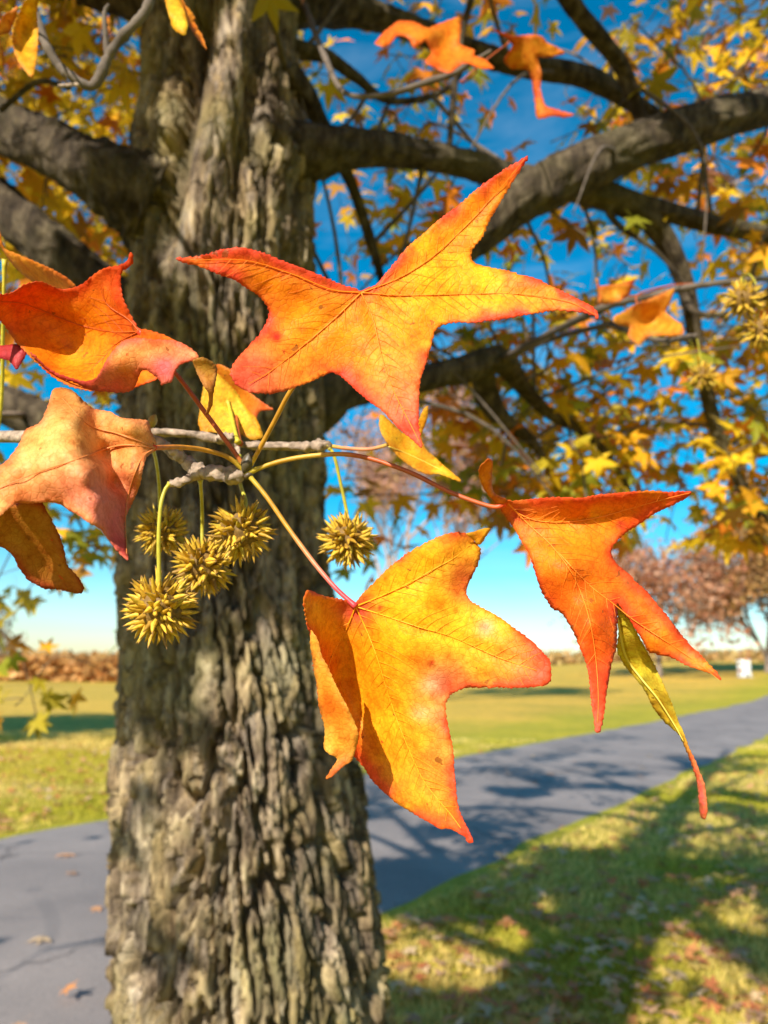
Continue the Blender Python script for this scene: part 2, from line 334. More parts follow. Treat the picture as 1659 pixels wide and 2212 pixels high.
def trunk():
    nA = 440; zz = np.concatenate([np.arange(-.12, .45, .03), np.arange(.45, 3.6, .0065), np.arange(3.6, 10.5, .06)])
    th = np.arange(nA) / nA * 2 * math.pi
    T, Z = np.meshgrid(th, zz); r = np.interp(Z, hz, cr); xc = np.interp(Z, hz, cx)
    ncell = 40.0                                             # ridges round the stem
    s = T / (2 * math.pi) * ncell
    wx = (fbm(np.cos(T) * 5 + 60, Z * 2.6 + np.sin(T) * 5, 9) - .5); wy = (fbm(np.cos(T) * 7 + 30, Z * 6 + np.sin(T) * 7, 4) - .5)
    jx = (fbm(np.cos(T) * 22 + 60, Z * 26 + np.sin(T) * 22, 19) - .5)
    f1, f2, idv = worley(s + wx * 2.0 + jx * .8, Z * 4.4 + wy * 1.4, 21, ncell)
    plate = sstep(.05, .25, f2 - f1)
    g1, g2, gid = worley(s * 2 + wx * 4.4 + jx * 2.6, Z * 17 + wy * 3 + jx * 1.5, 45, ncell * 2); fine = sstep(.02, .22, g2 - g1)
    amp = np.interp(Z, [0, 1.2, 1.9, 2.6, 4, 10], [.052, .050, .040, .028, .014, .003])
    d = amp * (plate * (.72 + .42 * idv) * (.76 + .24 * fine) - .75) + amp * .30 * (gid - .5) * plate
    d += .007 * (fbm(np.cos(T) * 26 + 20, Z * 30 + np.sin(T) * 26, 14) - .5) + .018 * (fbm(np.cos(T) * 1.6 + 40, Z * 1.8 + np.sin(T) * 1.6, 24) - .5)
    X = xc + (r + d) * np.cos(T); Y = TY + (r + d) * np.sin(T)
    pu, pv, _ = proj(np.stack([X, Y, Z], -1)); ur = np.interp(pv, [-200, 0, 200, 350, 520, 650], [545, 518, 486, 455, 428, 400])
    front = np.sin(T) < .2
    bul = np.exp(-((pu - ur) / 34) ** 2) * (1 - sstep(480, 660, pv)) * front
    r2 = r + d * (1 - .6 * bul) + .034 * bul - .045 * np.exp(-((pu - ur + 72) / 24) ** 2) * (1 - sstep(380, 600, pv)) * front - .035 * np.exp(-((pu - ur - 62) / 22) ** 2) * (1 - sstep(300, 520, pv)) * front
    kn = front * np.exp(-(((pu - 610) / 50) ** 2 + ((pv - 320) / 70) ** 2)); r2 += .03 * kn
    kn = front * np.exp(-(((pu - 470) / 90) ** 2 + ((pv - 600) / 60) ** 2)); r2 += .02 * kn
    X = xc + r2 * np.cos(T); Y = TY + r2 * np.sin(T)
    V = np.stack([X, Y, Z], -1).reshape(-1, 3); nz = len(zz); i = np.arange(nz - 1)[:, None] * nA; k = np.arange(nA)[None, :]; k2 = (k + 1) % nA
    Fq = np.stack([i + k, i + k2, i + nA + k2, i + nA + k], -1).reshape(-1, 4)
    bar = (.62 + .75 * idv)[..., None] * np.stack([1.0 + .10 * (gid - .5), 1.0 + 0 * gid, 1.0 - .35 * (gid - .5)], -1)
    return V, Fq, bar.reshape(-1, 3)
TREE = empty('sweetgum_tree', (rows[0, 1], TY, 0), 'furrowed grey barked sweetgum tree with spreading limbs and yellow autumn leaves beside the path', 'tree')
Vt, Ft, Bt = trunk(); mesh_obj('trunk', Vt, Ft, M_BARKT, TREE, Bt)

# limbs: (u, v, depth, radius in picture units)
LIMBS = [
 [(330, 440, 1.62, 85), (270, 405, 1.60, 74), (185, 360, 1.60, 62), (100, 315, 1.62, 58), (0, 272, 1.66, 58), (-160, 190, 1.75, 56), (-420, 20, 1.9, 50), (-800, -300, 2.2, 36), (-1200, -700, 2.6, 15)],
 [(350, 735, 1.66, 62), (290, 695, 1.66, 56), (200, 615, 1.68, 52), (100, 527, 1.7, 50), (0, 445, 1.74, 50), (-150, 330, 1.8, 46), (-420, 150, 2.0, 38), (-800, -60, 2.3, 25), (-1150, -200, 2.6, 10)],
 [(360, 1010, 1.68, 48), (270, 985, 1.70, 44), (190, 955, 1.72, 42), (80, 905, 1.76, 44), (-40, 850, 1.8, 40), (-250, 740, 1.9, 34), (-550, 600, 2.2, 24), (-900, 480, 2.5, 8)],
 [(600, 335, 1.66, 62), (690, 325, 1.68, 50), (800, 318, 1.75, 40), (900, 332, 1.85, 36), (1000, 352, 1.95, 34), (1100, 382, 2.03, 34), (1250, 405, 2.15, 38), (1400, 470, 2.25, 30), (1475, 600, 2.3, 22), (1508, 760, 2.35, 18), (1545, 920, 2.4, 17), (1615, 1070, 2.45, 14), (1720, 1200, 2.5, 8)],
 [(600, 900, 1.70, 70), (690, 860, 1.72, 58), (800, 715, 1.80, 54), (950, 565, 1.88, 54), (1090, 455, 1.96, 56), (1200, 392, 2.03, 60), (1350, 325, 2.12, 56), (1500, 272, 2.2, 52), (1659, 228, 2.32, 46), (1850, 150, 2.5, 40), (2200, -40, 2.8, 30), (2600, -300, 3.2, 12)],
 [(1220, 400, 2.1, 30), (1350, 430, 2.2, 26), (1500, 475, 2.3, 24), (1659, 508, 2.4, 22), (1900, 560, 2.6, 12)],
 [(600, 880, 1.70, 44), (700, 858, 1.72, 38), (800, 842, 1.82, 32), (900, 820, 1.95, 33), (1000, 798, 2.1, 36), (1080, 780, 2.2, 34), (1125, 830, 2.3, 22), (1180, 890, 2.4, 15), (1270, 940, 2.5, 12), (1330, 1010, 2.6, 9), (1380, 1100, 2.7, 5)],
 [(1040, 782, 2.15, 30), (1050, 850, 2.25, 32), (1085, 905, 2.3, 24), (1150, 955, 2.4, 13), (1195, 1030, 2.45, 8)],
 [(590, 20, 1.82, 46), (650, 8, 1.85, 40), (740, 16, 1.95, 36), (850, 46, 2.05, 30), (950, 86, 2.1, 28), (1100, 136, 2.2, 28), (1250, 162, 2.3, 27), (1340, 205, 2.35, 24), (1430, 262, 2.35, 18)],
 [(1080, -170, 1.9, 26), (1200, -40, 2.0, 24), (1250, 30, 2.05, 22), (1310, 100, 2.12, 21), (1350, 160, 2.2, 20), (1400, 300, 2.2, 16)],
 [(620, 105, 1.8, 20), (700, 120, 1.82, 14), (770, 168, 1.85, 11), (830, 214, 1.9, 9), (910, 214, 1.95, 8), (980, 180, 2.0, 7), (1010, 120, 2.0, 5)],
 [(620, 160, 1.72, 26), (665, 210, 1.74, 20), (705, 290, 1.78, 15), (760, 400, 1.85, 12), (800, 520, 1.9, 12), (825, 610, 1.95, 9), (850, 720, 2.0, 5)],
 [(1030, -60, 2.0, 9), (992, 110, 2.0, 8), (978, 230, 1.98, 8), (968, 345, 1.95, 8)],
 [(1660, 640, 2.1, 5), (1560, 680, 2.15, 7), (1500, 672, 2.2, 8), (1480, 640, 2.28, 10)],
 [(1300, 410, 2.15, 16), (1330, 480, 2.2, 9), (1420, 545, 2.2, 6), (1500, 640, 2.2, 4)],
 [(1120, 430, 2.0, 10), (1140, 480, 2.05, 5), (1175, 560, 2.1, 4), (1190, 640, 2.1, 3)],
 [(0, 240, 1.1, 7), (80, 178, 1.1, 7), (150, 190, 1.08, 6)],
]
NODES = []; LIMBPTS = []
def limb_obj(ctrl, k):
    c = np.array(ctrl, float); q = catmull(c, 22); pts = P(q[:, 0], q[:, 1], q[:, 2]); rad = q[:, 3] / F * q[:, 2] * (.84 if k > 2 else .95)
    if abs(np.hypot(pts[0][0] - TX, pts[0][1] - TY)) < .3: rad = rad * (1 + .30 * np.exp(-np.maximum(0, np.hypot(pts[:, 0] - TX, pts[:, 1] - TY) - .2) / .10))
    V, Fq = tube(pts, rad, 40 if rad.max() > .02 else 10, True)
    # uneven bark
    ax = np.repeat(pts, len(V) // len(pts), 0); dirv = V - ax; L = np.linalg.norm(dirv, axis=1)[:, None]
    s = np.arange(len(V)) % (len(V) // len(pts)); n = (fbm(s * .55 + k * 31, np.arange(len(V)) * .018 + k * 7, k, 3) - .5)
    ph_ = s / (len(V) // len(pts)) * 2 * math.pi; lv_ = np.arange(len(V)) // (len(V) // len(pts)); n2 = fbm(np.cos(ph_) * 4.6 + 30 + k + lv_ * .07, np.sin(ph_) * 4.6 + lv_ * .16, k + 50, 3) - .5
    V = ax + dirv * (1 + .10 * n[:, None] + .42 * n2[:, None])
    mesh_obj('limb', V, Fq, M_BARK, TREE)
    for a, r in zip(pts[::5], rad[::5]): NODES.append((a, r))
for k, c in enumerate(LIMBS): limb_obj(c, k)
# limbs that leave the frame: over and behind the camera, and high in the crown
def wl(pts, rad, k):
    pts = catmull(np.array(pts, float), 10); rad = np.interp(np.linspace(0, 1, len(pts)), np.linspace(0, 1, len(rad)), rad)
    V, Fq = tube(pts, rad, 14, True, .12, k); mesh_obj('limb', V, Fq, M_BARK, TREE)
    for a, r in zip(pts[::2], rad[::2]): NODES.append((a, r))
tx = TX
wl([(tx, TY, 3.35), (tx - .5, 1.0, 3.75), (tx - 1.2, .1, 4.15), (tx - 2.0, -1.2, 4.6), (tx - 2.7, -2.6, 4.9)], [.09, .07, .05, .03, .012], 61)
wl([(tx, TY, 3.6), (tx + .3, .8, 4.1), (tx + .5, -.4, 4.6), (tx + .5, -2.0, 5.0), (tx + .3, -3.4, 5.2)], [.085, .065, .05, .03, .012], 62)
wl([(tx, TY, 4.2), (tx + .9, 1.4, 4.9), (tx + 2.0, .9, 5.5), (tx + 3.4, .4, 5.9)], [.08, .06, .04, .012], 63)
wl([(tx, TY, 4.6), (tx - 1.0, 1.2, 5.3), (tx - 2.4, .6, 5.8), (tx - 3.6, 0, 6.1)], [.08, .06, .04, .012], 64)
wl([(tx, TY, 5.2), (tx - .2, .4, 6.0), (tx - .6, -1.2, 6.8), (tx - 1.0, -2.6, 7.2)], [.07, .05, .035, .012], 65)
wl([(tx, TY, 5.6), (tx + .8, 2.2, 6.4), (tx + 1.8, 3.2, 7.1)], [.07, .05, .012], 66)
wl([(tx, TY, 5.4), (tx - .8, 2.4, 6.2), (tx - 1.9, 3.4, 6.9)], [.07, .05, .012], 67)
wl([(tx, TY, 3.0), (tx - .7, 1.5, 3.2), (tx - 1.6, .9, 3.25), (tx - 2.8, .2, 3.4), (tx - 3.8, -.6, 3.5)], [.08, .06, .045, .03, .01], 68)

# ------------------------------------------------------------------ crown: clusters joined to the nearest wood
def star_leaf(seed, lobes=5):
    r = np.random.default_rng(seed); ang = np.radians([-118, -58, 0, 58, 118]) + r.normal(0, .06, 5); L = np.array([.62, .92, 1.0, .92, .62]) * r.uniform(.88, 1.1, 5)
    pts = [(0, 0)]; A = []
    A.append((-158, .10))
    for k in range(5):
        a = math.degrees(ang[k]); A += [(a - 17, L[k] * .56), (a, L[k]), (a + 17, L[k] * .56)]
        if k < 4: A.append(((a + math.degrees(ang[k + 1])) / 2, .36))
    A.append((158, .10))
    for a, l in A: pts.append((math.cos(math.radians(a)) * l + .18, math.sin(math.radians(a)) * l))
    p = np.array(pts); p[0] = (.18, 0); R = np.hypot(p[:, 0] - .18, p[:, 1]); th = np.arctan2(p[:, 1], p[:, 0] - .18)
    z = -.16 * r.uniform(.4, 1.6) * R ** 2 + .10 * np.cos(th * 5 / 1.02) * R * r.uniform(0, 1) + r.normal(0, .05, len(p)) * R
    V = np.stack([p[:, 0], p[:, 1], z], -1); n = len(V); Fq = [(0, i, i + 1) for i in range(1, n - 1)]
    # short petiole ribbon
    V = np.vstack([V, [(.19, .012, 0), (.19, -.012, .0), (-.55, .010, .09), (-.55, -.010, .09)]]); Fq += [(n, n + 1, n + 3, n + 2)]
    return V * .5, Fq
PROTO = [star_leaf(100 + k) for k in range(8)]
PMESH = []
for k, (V, Fq) in enumerate(PROTO):
    me = bpy.data.meshes.new('leaf'); me.from_pydata(V.tolist(), [], Fq); me.materials.append(M_LEAFO)
    PMESH.append(me)
PAL = {'yellow': (.80, .52, .02), 'gold': (.78, .38, .015), 'orange': (.78, .24, .02), 'olive': (.42, .32, .02), 'green': (.30, .30, .02), 'brown': (.40, .19, .03), 'pink': (.55, .25, .15)}
def density(u, v):
    if u < 300:
        if v < 660: return 1.0
        if v < 1200: return .25
        if v < 1560: return .17 if u < 230 else .05
        return 0
    if u < 700: return .06 if v < 700 else 0
    if v < 380: return .26 if u < 1250 else .60
    if v < 620:
        if u < 1000: return .22
        return .14 if u < 1330 else .6
    if u < 920: return .05 if v < 1250 else 0
    if u < 1060 and v > 880: return .14 if v < 1200 else 0
    if v < 1090: return 1.0
    if v < 1180: return .35 if u > 1050 else .15
    return 0
SPRIG_PTS = P(np.array([780, 150, 120, 830, 1250, 350, 480, 750, 600, 1000, 450, 950, 1160, 1380, 1620, 1518, 400, 55]), np.array([640, 700, 1050, 1500, 1250, 1310, 1150, 1165, 900, 450, 560, 85, 130, 670, 680, 812, 50, 60]), np.array([.29, .31, .25, .3, .3, .35, .35, .4, .33, .3, .29, .9, .98, 1.0, .86, 1.05, .55, .55]))
def corridor(p):
    w = SPRIG_PTS - p; t = w @ LD; return np.min(np.where(t > 0, np.linalg.norm(w - t[:, None] * LD, axis=1), 9))
def trunk_hit(p):
    a = np.array([tx, TY]) - p[:2]; l = LD[:2]; t = (a @ l) / (l @ l); d = np.linalg.norm(a - t * l)
    return (p[2] + t * LD[2], d) if t > 0 else (None, 9)
clusters = []
rr = random.Random(5)
n = 0
while n < 410:                                      # clusters seen in the picture
    u = rr.uniform(-60, W + 60); v = rr.uniform(-60, 1560)
    if rr.random() > density(min(max(u, 0), W), max(v, 0)): continue
    z = rr.choice([rr.uniform(2.25, 2.9), rr.uniform(2.4, 3.6), rr.uniform(3.0, 5.0)])
    if u < 300 and v < 1200: z = rr.uniform(1.9, 3.6)
    if u < 300 and v >= 1200: z = rr.uniform(2.2, 3.0)
    p = P(u, v, z)
    if p[2] < .95: continue
    clusters.append((p, 'view')); n += 1
# unseen leaf clusters added to shade the upper stem, the right hand limbs and the lawn, with gaps that let the sun through
LITUV = [(525, -20), (508, 60), (495, 130), (483, 200), (468, 270), (455, 340), (440, 410), (428, 480), (365, 180), (375, 340), (355, 470), (605, 310), (592, 440), (480, 620), (530, 680), (560, 1330), (480, 1480)]
LIT = []
for u_, v_ in LITUV:
    d_ = P(u_, v_, 1.0) - C0; LIT.append(C0 + d_ * ((TY - .19) / d_[1]))
LIT = np.array(LIT + [P(840, 30, 2.0), P(1290, 330, 2.08), P(1230, 370, 2.0), P(1160, 400, 1.98), P(60, 280, 1.6), P(160, 330, 1.58), P(1000, 340, 1.93)])
rl = random.Random(3); FOL = []
while len(FOL) < 70:
    u_, v_ = rl.uniform(0, W), rl.uniform(0, 1150)
    if (u_ < 300 and v_ < 660) or (u_ > 900 and density(u_, v_) > .2): FOL.append(P(u_, v_, rl.uniform(2.3, 3.2)))
FOL = np.array(FOL)
def fol_gap(p):
    w_ = FOL - p; t_ = w_ @ LD; return np.min(np.where(t_ > .3, np.linalg.norm(w_ - t_[:, None] * LD, axis=1), 9))
def sun_patch(g):           # where the crown leaves the lawn in the sun
    dl = abs((g[0] - tx) * LD[1] - (g[1] - TY) * LD[0]) / math.hypot(LD[0], LD[1])
    return float(fbm(np.array(g[0] * 1.7 + 11), np.array(g[1] * 1.3 + 5), 55, 2)) < (.60 if dl < 1.2 else .535)
def lit_gap(p):
    w_ = LIT - p; t_ = w_ @ LD; return np.min(np.where(t_ > 0, np.linalg.norm(w_ - t_[:, None] * LD, axis=1), 9))
n = 0; tries = 0
def left_lit(p):            # the yellow foliage left of the trunk stands in the sun
    t = (2.6 - p[1]) / LD[1]; q = p + LD * t; return t > 0 and -2.6 < q[0] < -.55 and 1.7 < q[2] < 4.2
while n < 560 and tries < 90000:                    # the rest of the crown, behind, over and beside the camera
    tries += 1
    a = rr.uniform(0, 2 * math.pi); R = 5.6 * math.sqrt(rr.random()); z = rr.uniform(2.0, 9.2)
    if R > 5.6 * math.sqrt(max(0, 1 - ((z - 4.0) / 5.4) ** 2)): continue
    p = np.array([tx + R * math.cos(a), TY + R * math.sin(a), z])
    u, v, zc = proj(p)
    if zc > .05 and -140 < u < W + 140 and -120 < v < H + 140: continue
    if corridor(p) < .36 or lit_gap(p) < .06: continue
    if left_lit(p) and rr.random() < .85: continue
    if fol_gap(p) < .22: continue
    h, d = trunk_hit(p); k = .8
    if d < .55 and h is not None and .2 < h < 3.9: k = float(np.interp(h, [1.05, 1.35, 1.65, 1.9], [.02, .12, .8, 1.0]))
    gp = p + LD * (p[2] / -LD[2]); w = gp[0] * RN[0] + gp[1] * RN[1]
    k *= float(np.interp(w, [1.5, 4.0, 5.5, 7.0], [1.0, .9, .45, .10]))
    if gp[0] < .2 and gp[1] > 2.0: k *= .2
    if w < 6 and sun_patch(gp): continue
    if rr.random() > k: continue
    clusters.append((p, 'out')); n += 1
def shade(target, n_, t0, t1, gap, ok=lambda p: True):
    m_ = 0; k_ = 0
    while m_ < n_ and k_ < 20000:
        k_ += 1; q = target(); p = q - LD * rr.uniform(t0, t1)
        u, v, zc = proj(p)
        if zc > .05 and -120 < u < W + 120 and -100 < v < H + 120: continue
        if corridor(p) < .36 or lit_gap(p) < gap or not ok(p) or p[2] > 10.5: continue
        clusters.append((p, 'out')); m_ += 1
    print('shade', m_, k_)
def t_trunk(): return np.array([tx + rr.uniform(-.30, .34), TY - .2, rr.uniform(1.42, 3.8)])
def t_limb():
    c_ = rr.choice([LIMBS[4], LIMBS[4], LIMBS[3], LIMBS[8], LIMBS[1], LIMBS[9]]); a_ = rr.choice(c_[2:9]); return P(a_[0] + rr.uniform(-60, 60), a_[1] + rr.uniform(-40, 40), a_[2])
def t_ground():
    while True:
        u_ = rr.uniform(780, 1750); v_ = rr.uniform(1500, 2260); g_ = ground_at(u_, v_)
        if not sun_patch(g_): return g_
shade(t_trunk, 150, .8, 2.6, .0); shade(lambda: np.array([tx + rr.uniform(-.3, .34), TY - .2, rr.uniform(1.46, 2.15)]), 45, 1.0, 2.6, .0); shade(t_limb, 110, .7, 2.6, .05)
def t_path():
    while True:
        g_ = ground_at(rr.uniform(760, 1700), rr.uniform(1490, 1900))
        if bool(on_road(g_[0], g_[1])) and fbm(np.array(g_[0] * 1.1 + 31), np.array(g_[1] * .7 + 5), 56, 2) > .42: return g_
shade(t_path, 150, 9.0, 18.0, .05, lambda p: np.hypot(p[0] - tx, p[1] - TY) < 6.8)
shade(t_ground, 330, 6.5, 15.0, .10, lambda p: np.hypot(p[0] - tx, p[1] - TY) < 6.6 and fol_gap(p) > .2)
print('clusters', len(clusters), tries)
npos = np.array([a for a, r in NODES]); nrad = np.array([r for a, r in NODES])
order = sorted(range(len(clusters)), key=lambda i: np.min(np.linalg.norm(npos - clusters[i][0], axis=1)))
twigs = Bag(); LEAVES = []
def crosses_view_front(pts):
    u, v, z = proj(pts); return bool(np.any((z > .02) & (z < 1.5) & (u > -30) & (u < W + 30) & (v > -30) & (v < H + 30)))
for ci in order:
    p, kind = clusters[ci]
    d = np.linalg.norm(npos - p, axis=1) + np.maximum(0, npos[:, 2] - p[2] - .2) * .35
    ok = False
    for j in np.argsort(d)[:6]:
        a = npos[j]; m = (a + p) / 2 + np.array([rr.gauss(0, .08), rr.gauss(0, .08), .10 * d[j] + rr.gauss(0, .05)])
        pts = catmull(np.array([a, m, p]), 5)
        if np.min([corridor(q) for q in pts[::2]]) > .10 and not crosses_view_front(pts): ok = True; break
    if not ok: continue
    L = np.linalg.norm(p - a); r0 = min(nrad[j] * .6, .006 + .006 * L); rad = np.linspace(r0, .0025, len(pts))
    V, Fq = tube(pts, rad, 5, False); twigs.add(V, Fq)
    npos = np.vstack([npos, pts[3::3]]); nrad = np.concatenate([nrad, rad[3::3]])
    nl = rr.randint(6, 11) if kind == 'view' else rr.randint(17, 26)
    u0 = proj(p)[0]
    for q in range(nl):
        t = rr.uniform(.35, 1.0); base = pts[min(len(pts) - 1, int(t * (len(pts) - 1) + .5))]
        off = np.array([rr.gauss(0, 1), rr.gauss(0, 1), rr.gauss(-.35, .7)]); off *= rr.uniform(.05, .20 if kind == 'view' else .32) / np.linalg.norm(off)
        pos = base + off
        hh_, dh_ = trunk_hit(pos); on_stem = hh_ is not None and dh_ < .30 and 1.34 < hh_ < 4.0
        if corridor(pos) < .12 or (kind == 'out' and lit_gap(pos) < (.085 if on_stem else .05)): continue
        if kind == 'out' and hh_ is not None and dh_ < .34 and .3 < hh_ < 1.34 and rr.random() < .93: continue
        if kind == 'out' and pos[2] > 2.6 and not on_stem:
            gq = pos + LD * (pos[2] / -LD[2])
            if gq[0] < -.25 - .1 * (gq[1] - 4) and gq[1] > 2.8 and rr.random() < .85: continue
            if gq[0] * RN[0] + gq[1] * RN[1] < 5 and gq[1] > 2.5 and gq[0] > -.3 and sun_patch(gq): continue
        u, v, z = proj(pos)
        if kind == 'view' or (0 < u < W and 0 < v < H and z > 0):
            if z > 0 and -80 < u < W + 80 and -80 < v < H + 80 and z < 1.7: continue
            if 240 < u < 850 and z < 1.95: continue
            if density(min(max(float(u), 0), W), max(float(v), 0)) < .04: continue
        if u0 < 330 and proj(p)[1] > 1100: colr = rr.choices(['olive', 'green', 'gold', 'brown'], [.5, .2, .2, .1])[0]
        elif u0 < 330: colr = rr.choices(['yellow', 'gold', 'orange', 'olive'], [.62, .2, .1, .08])[0]
        else: colr = rr.choices(['yellow', 'gold', 'orange', 'olive', 'green', 'brown', 'pink'], [.25, .22, .16, .18, .08, .07, .04])[0]
        c = np.array(PAL[colr]) * rr.uniform(.75, 1.2)
        LEAVES.append((pos, off / np.linalg.norm(off), rr.uniform(.06, .108) if kind == 'view' else rr.uniform(.085, .14), rr.randrange(8), c, rr.uniform(-.9, .9), rr.uniform(-.5, .5)))
for q_ in range(420):                                # bare twig ends
    j = rr.randrange(len(npos)); a = npos[j]; u_, v_, z_ = proj(a)
    if not (z_ > 1.7 and u_ > 640 and v_ < 1100): continue
    d_ = np.array([rr.gauss(0, 1), rr.gauss(0, .6), rr.gauss(-.1, .8)]); d_ /= np.linalg.norm(d_); L = rr.uniform(.25, .7); m = a + d_ * L * .5 + np.array([rr.gauss(0, .05), rr.gauss(0, .05), .05]); pts = catmull(np.array([a, m, a + d_ * L + np.array([0, 0, rr.gauss(0, .1)])]), 5)
    if crosses_view_front(pts): continue
    V, Fq = tube(pts, np.linspace(min(nrad[j], .007), .002, len(pts)), 5, False); twigs.add(V, Fq)
twigs.build('twigs', M_TWIGD, TREE)['kind'] = 'stuff'
def leaf_matrix(pos, off, s, tw, tl):
    x = np.array([off[0], off[1], off[2] - .55]); x /= np.linalg.norm(x)
    up = np.array([.15 * tw, -.35 + tl, 1.0]); y = np.cross(up, x); y /= np.linalg.norm(y); zz = np.cross(x, y)
    c, sn = math.cos(tw), math.sin(tw); y2 = c * y + sn * zz; z2 = np.cross(x, y2)
    return np.stack([x, y2, z2], 1) * s * 1.55
pu = [proj(l[0]) for l in LEAVES]
score = [(l[2] / z if (z > 0 and 0 < u < W and 0 < v < H and not (250 < u < 720)) else -1) for l, (u, v, z) in zip(LEAVES, pu)]
top = set(np.argsort(score)[::-1][:270].tolist())
bag = Bag()
for i, (pos, off, s, k, c, tw, tl) in enumerate(LEAVES):
    Mx = leaf_matrix(pos, off, s, tw, tl)
    if i in top:
        o = bpy.data.objects.new('leaf', PMESH[k]); COL.objects.link(o)
        m4 = Matrix.Identity(4)
        for a in range(3):
            for b in range(3): m4[a][b] = Mx[a, b]
            m4[a][3] = pos[a]
        o.matrix_basis = m4; o.color = (*c, 1); set_parent(o, TREE)
    else:
        V, Fq = PROTO[k]; bag.add(V @ Mx.T + pos, Fq, c)
bag.build('crown', M_LEAFS, TREE, False)['kind'] = 'stuff'  # also holds the unseen clusters added for their shade
print('leaves', len(LEAVES))

# ------------------------------------------------------------------ traced leaves
def tps(ctrl):
    c = np.array(ctrl, float); x = c[:, :2] / 400.0; n = len(c)
    U = lambda r2: np.where(r2 > 1e-12, r2 * np.log(r2 + 1e-12), 0)
    K = U(((x[:, None] - x[None]) ** 2).sum(-1)) + np.eye(n) * .002; Pm = np.hstack([np.ones((n, 1)), x])
    A = np.block([[K, Pm], [Pm.T, np.zeros((3, 3))]]); sol = np.linalg.lstsq(A, np.concatenate([c[:, 2], np.zeros(3)]), rcond=None)[0]
    def f(u, v):
        q = np.stack([u, v], -1) / 400.0; return U(((q[:, None] - x[None]) ** 2).sum(-1)) @ sol[:n] + sol[n] + q @ sol[n + 1:]
    return f
def resample(poly, step):
    p = np.asarray(poly, float); q = np.vstack([p, p[:1]]); seg = np.linalg.norm(np.diff(q, axis=0), axis=1); s = np.concatenate([[0], np.cumsum(seg)])
    n = max(12, int(s[-1] / step)); t = np.arange(n) / n * s[-1]
    return np.stack([np.interp(t, s, q[:, 0]), np.interp(t, s, q[:, 1])], -1), t
def smooth_closed(p, it):
    for _ in range(it): p = .5 * p + .25 * (np.roll(p, 1, 0) + np.roll(p, -1, 0))
    return p
def inside(px, py, poly):
    r = np.zeros(px.shape, bool); x, y = poly[:, 0], poly[:, 1]; j = len(poly) - 1
    for i in range(len(poly)):
        c = ((y[i] > py) != (y[j] > py)) & (px < (x[j] - x[i]) * (py - y[i]) / (y[j] - y[i] + 1e-12) + x[i]); r ^= c; j = i
    return r
def seg_dist(q, line):
    d = np.full(len(q), 1e9)
    for a, b in zip(line[:-1], line[1:]):
        ab = b - a; t = np.clip(((q - a) @ ab) / (ab @ ab + 1e-9), 0, 1); d = np.minimum(d, np.linalg.norm(q - a - t[:, None] * ab, axis=1))
    return d
def patch(outline, zf, colf, veins=(), tooth=2.0, seed=0, step=3.2, grid=9.0, ripple=.0008):
    o, _ = resample(outline, 5.0); o = smooth_closed(o, 2); o, s = resample(o, step)
    tn = np.roll(o, -1, 0) - np.roll(o, 1, 0); tn /= np.linalg.norm(tn, axis=1)[:, None] + 1e-9; nr = np.stack([tn[:, 1], -tn[:, 0]], -1)
    area = np.sum(o[:, 0] * np.roll(o[:, 1], -1) - np.roll(o[:, 0], -1) * o[:, 1]); nr *= 1 if area > 0 else -1
    ph = s / 13.0 + vnoise(s / 40, s * 0 + seed, seed) * 2.0; saw = (ph % 1.0) ** 1.3
    amp = tooth * 1.5 * (.35 + 1.2 * vnoise(s / 22, s * 0 + 5, seed + 3)); o = o + nr * (saw * amp - amp * .4)[:, None] + nr * ((vnoise(s / 30, s * 0 + 9, seed + 7) - .5) * 2.5)[:, None]
    lo, hi = o.min(0), o.max(0); X, Y = np.meshgrid(np.arange(lo[0], hi[0], grid), np.arange(lo[1], hi[1], grid * .87)); X[1::2] += grid / 2
    rg = np.random.default_rng(seed); q = np.stack([X.ravel(), Y.ravel()], -1) + rg.uniform(-1, 1, (X.size, 2)) * grid * .18
    q = q[inside(q[:, 0], q[:, 1], o)]; dd = np.min(np.linalg.norm(q[:, None] - o[None, ::2], axis=2), axis=1); q = q[dd > grid * .45]
    allp = np.vstack([o, q]); n = len(o)
    r = delaunay_2d_cdt([Vector(p) for p in allp], [(i, (i + 1) % n) for i in range(n)], [], 1, 1e-4)
    v2 = np.array([tuple(p) for p in r[0]]); Fq = [tuple(f) for f in r[2]]
    de = np.min(np.linalg.norm(v2[:, None] - o[None], axis=2), axis=1)
    vd = np.full(len(v2), 1e9)
    for ln in veins: vd = np.minimum(vd, seg_dist(v2, np.array(ln, float)))
    z = zf(v2[:, 0], v2[:, 1])
    z = z + ripple * 2.2 * (fbm(v2[:, 0] / 60, v2[:, 1] / 60, seed + 1) - .5) + .0009 * np.exp(-(vd / 14) ** 2) * (len(veins) > 0) + ripple * 2.0 * np.exp(-de / 12) * (vnoise(v2[:, 0] / 26, v2[:, 1] / 26, seed + 2) - .5)
    return P(v2[:, 0], v2[:, 1], z), Fq, colf(v2, de, vd, seed)
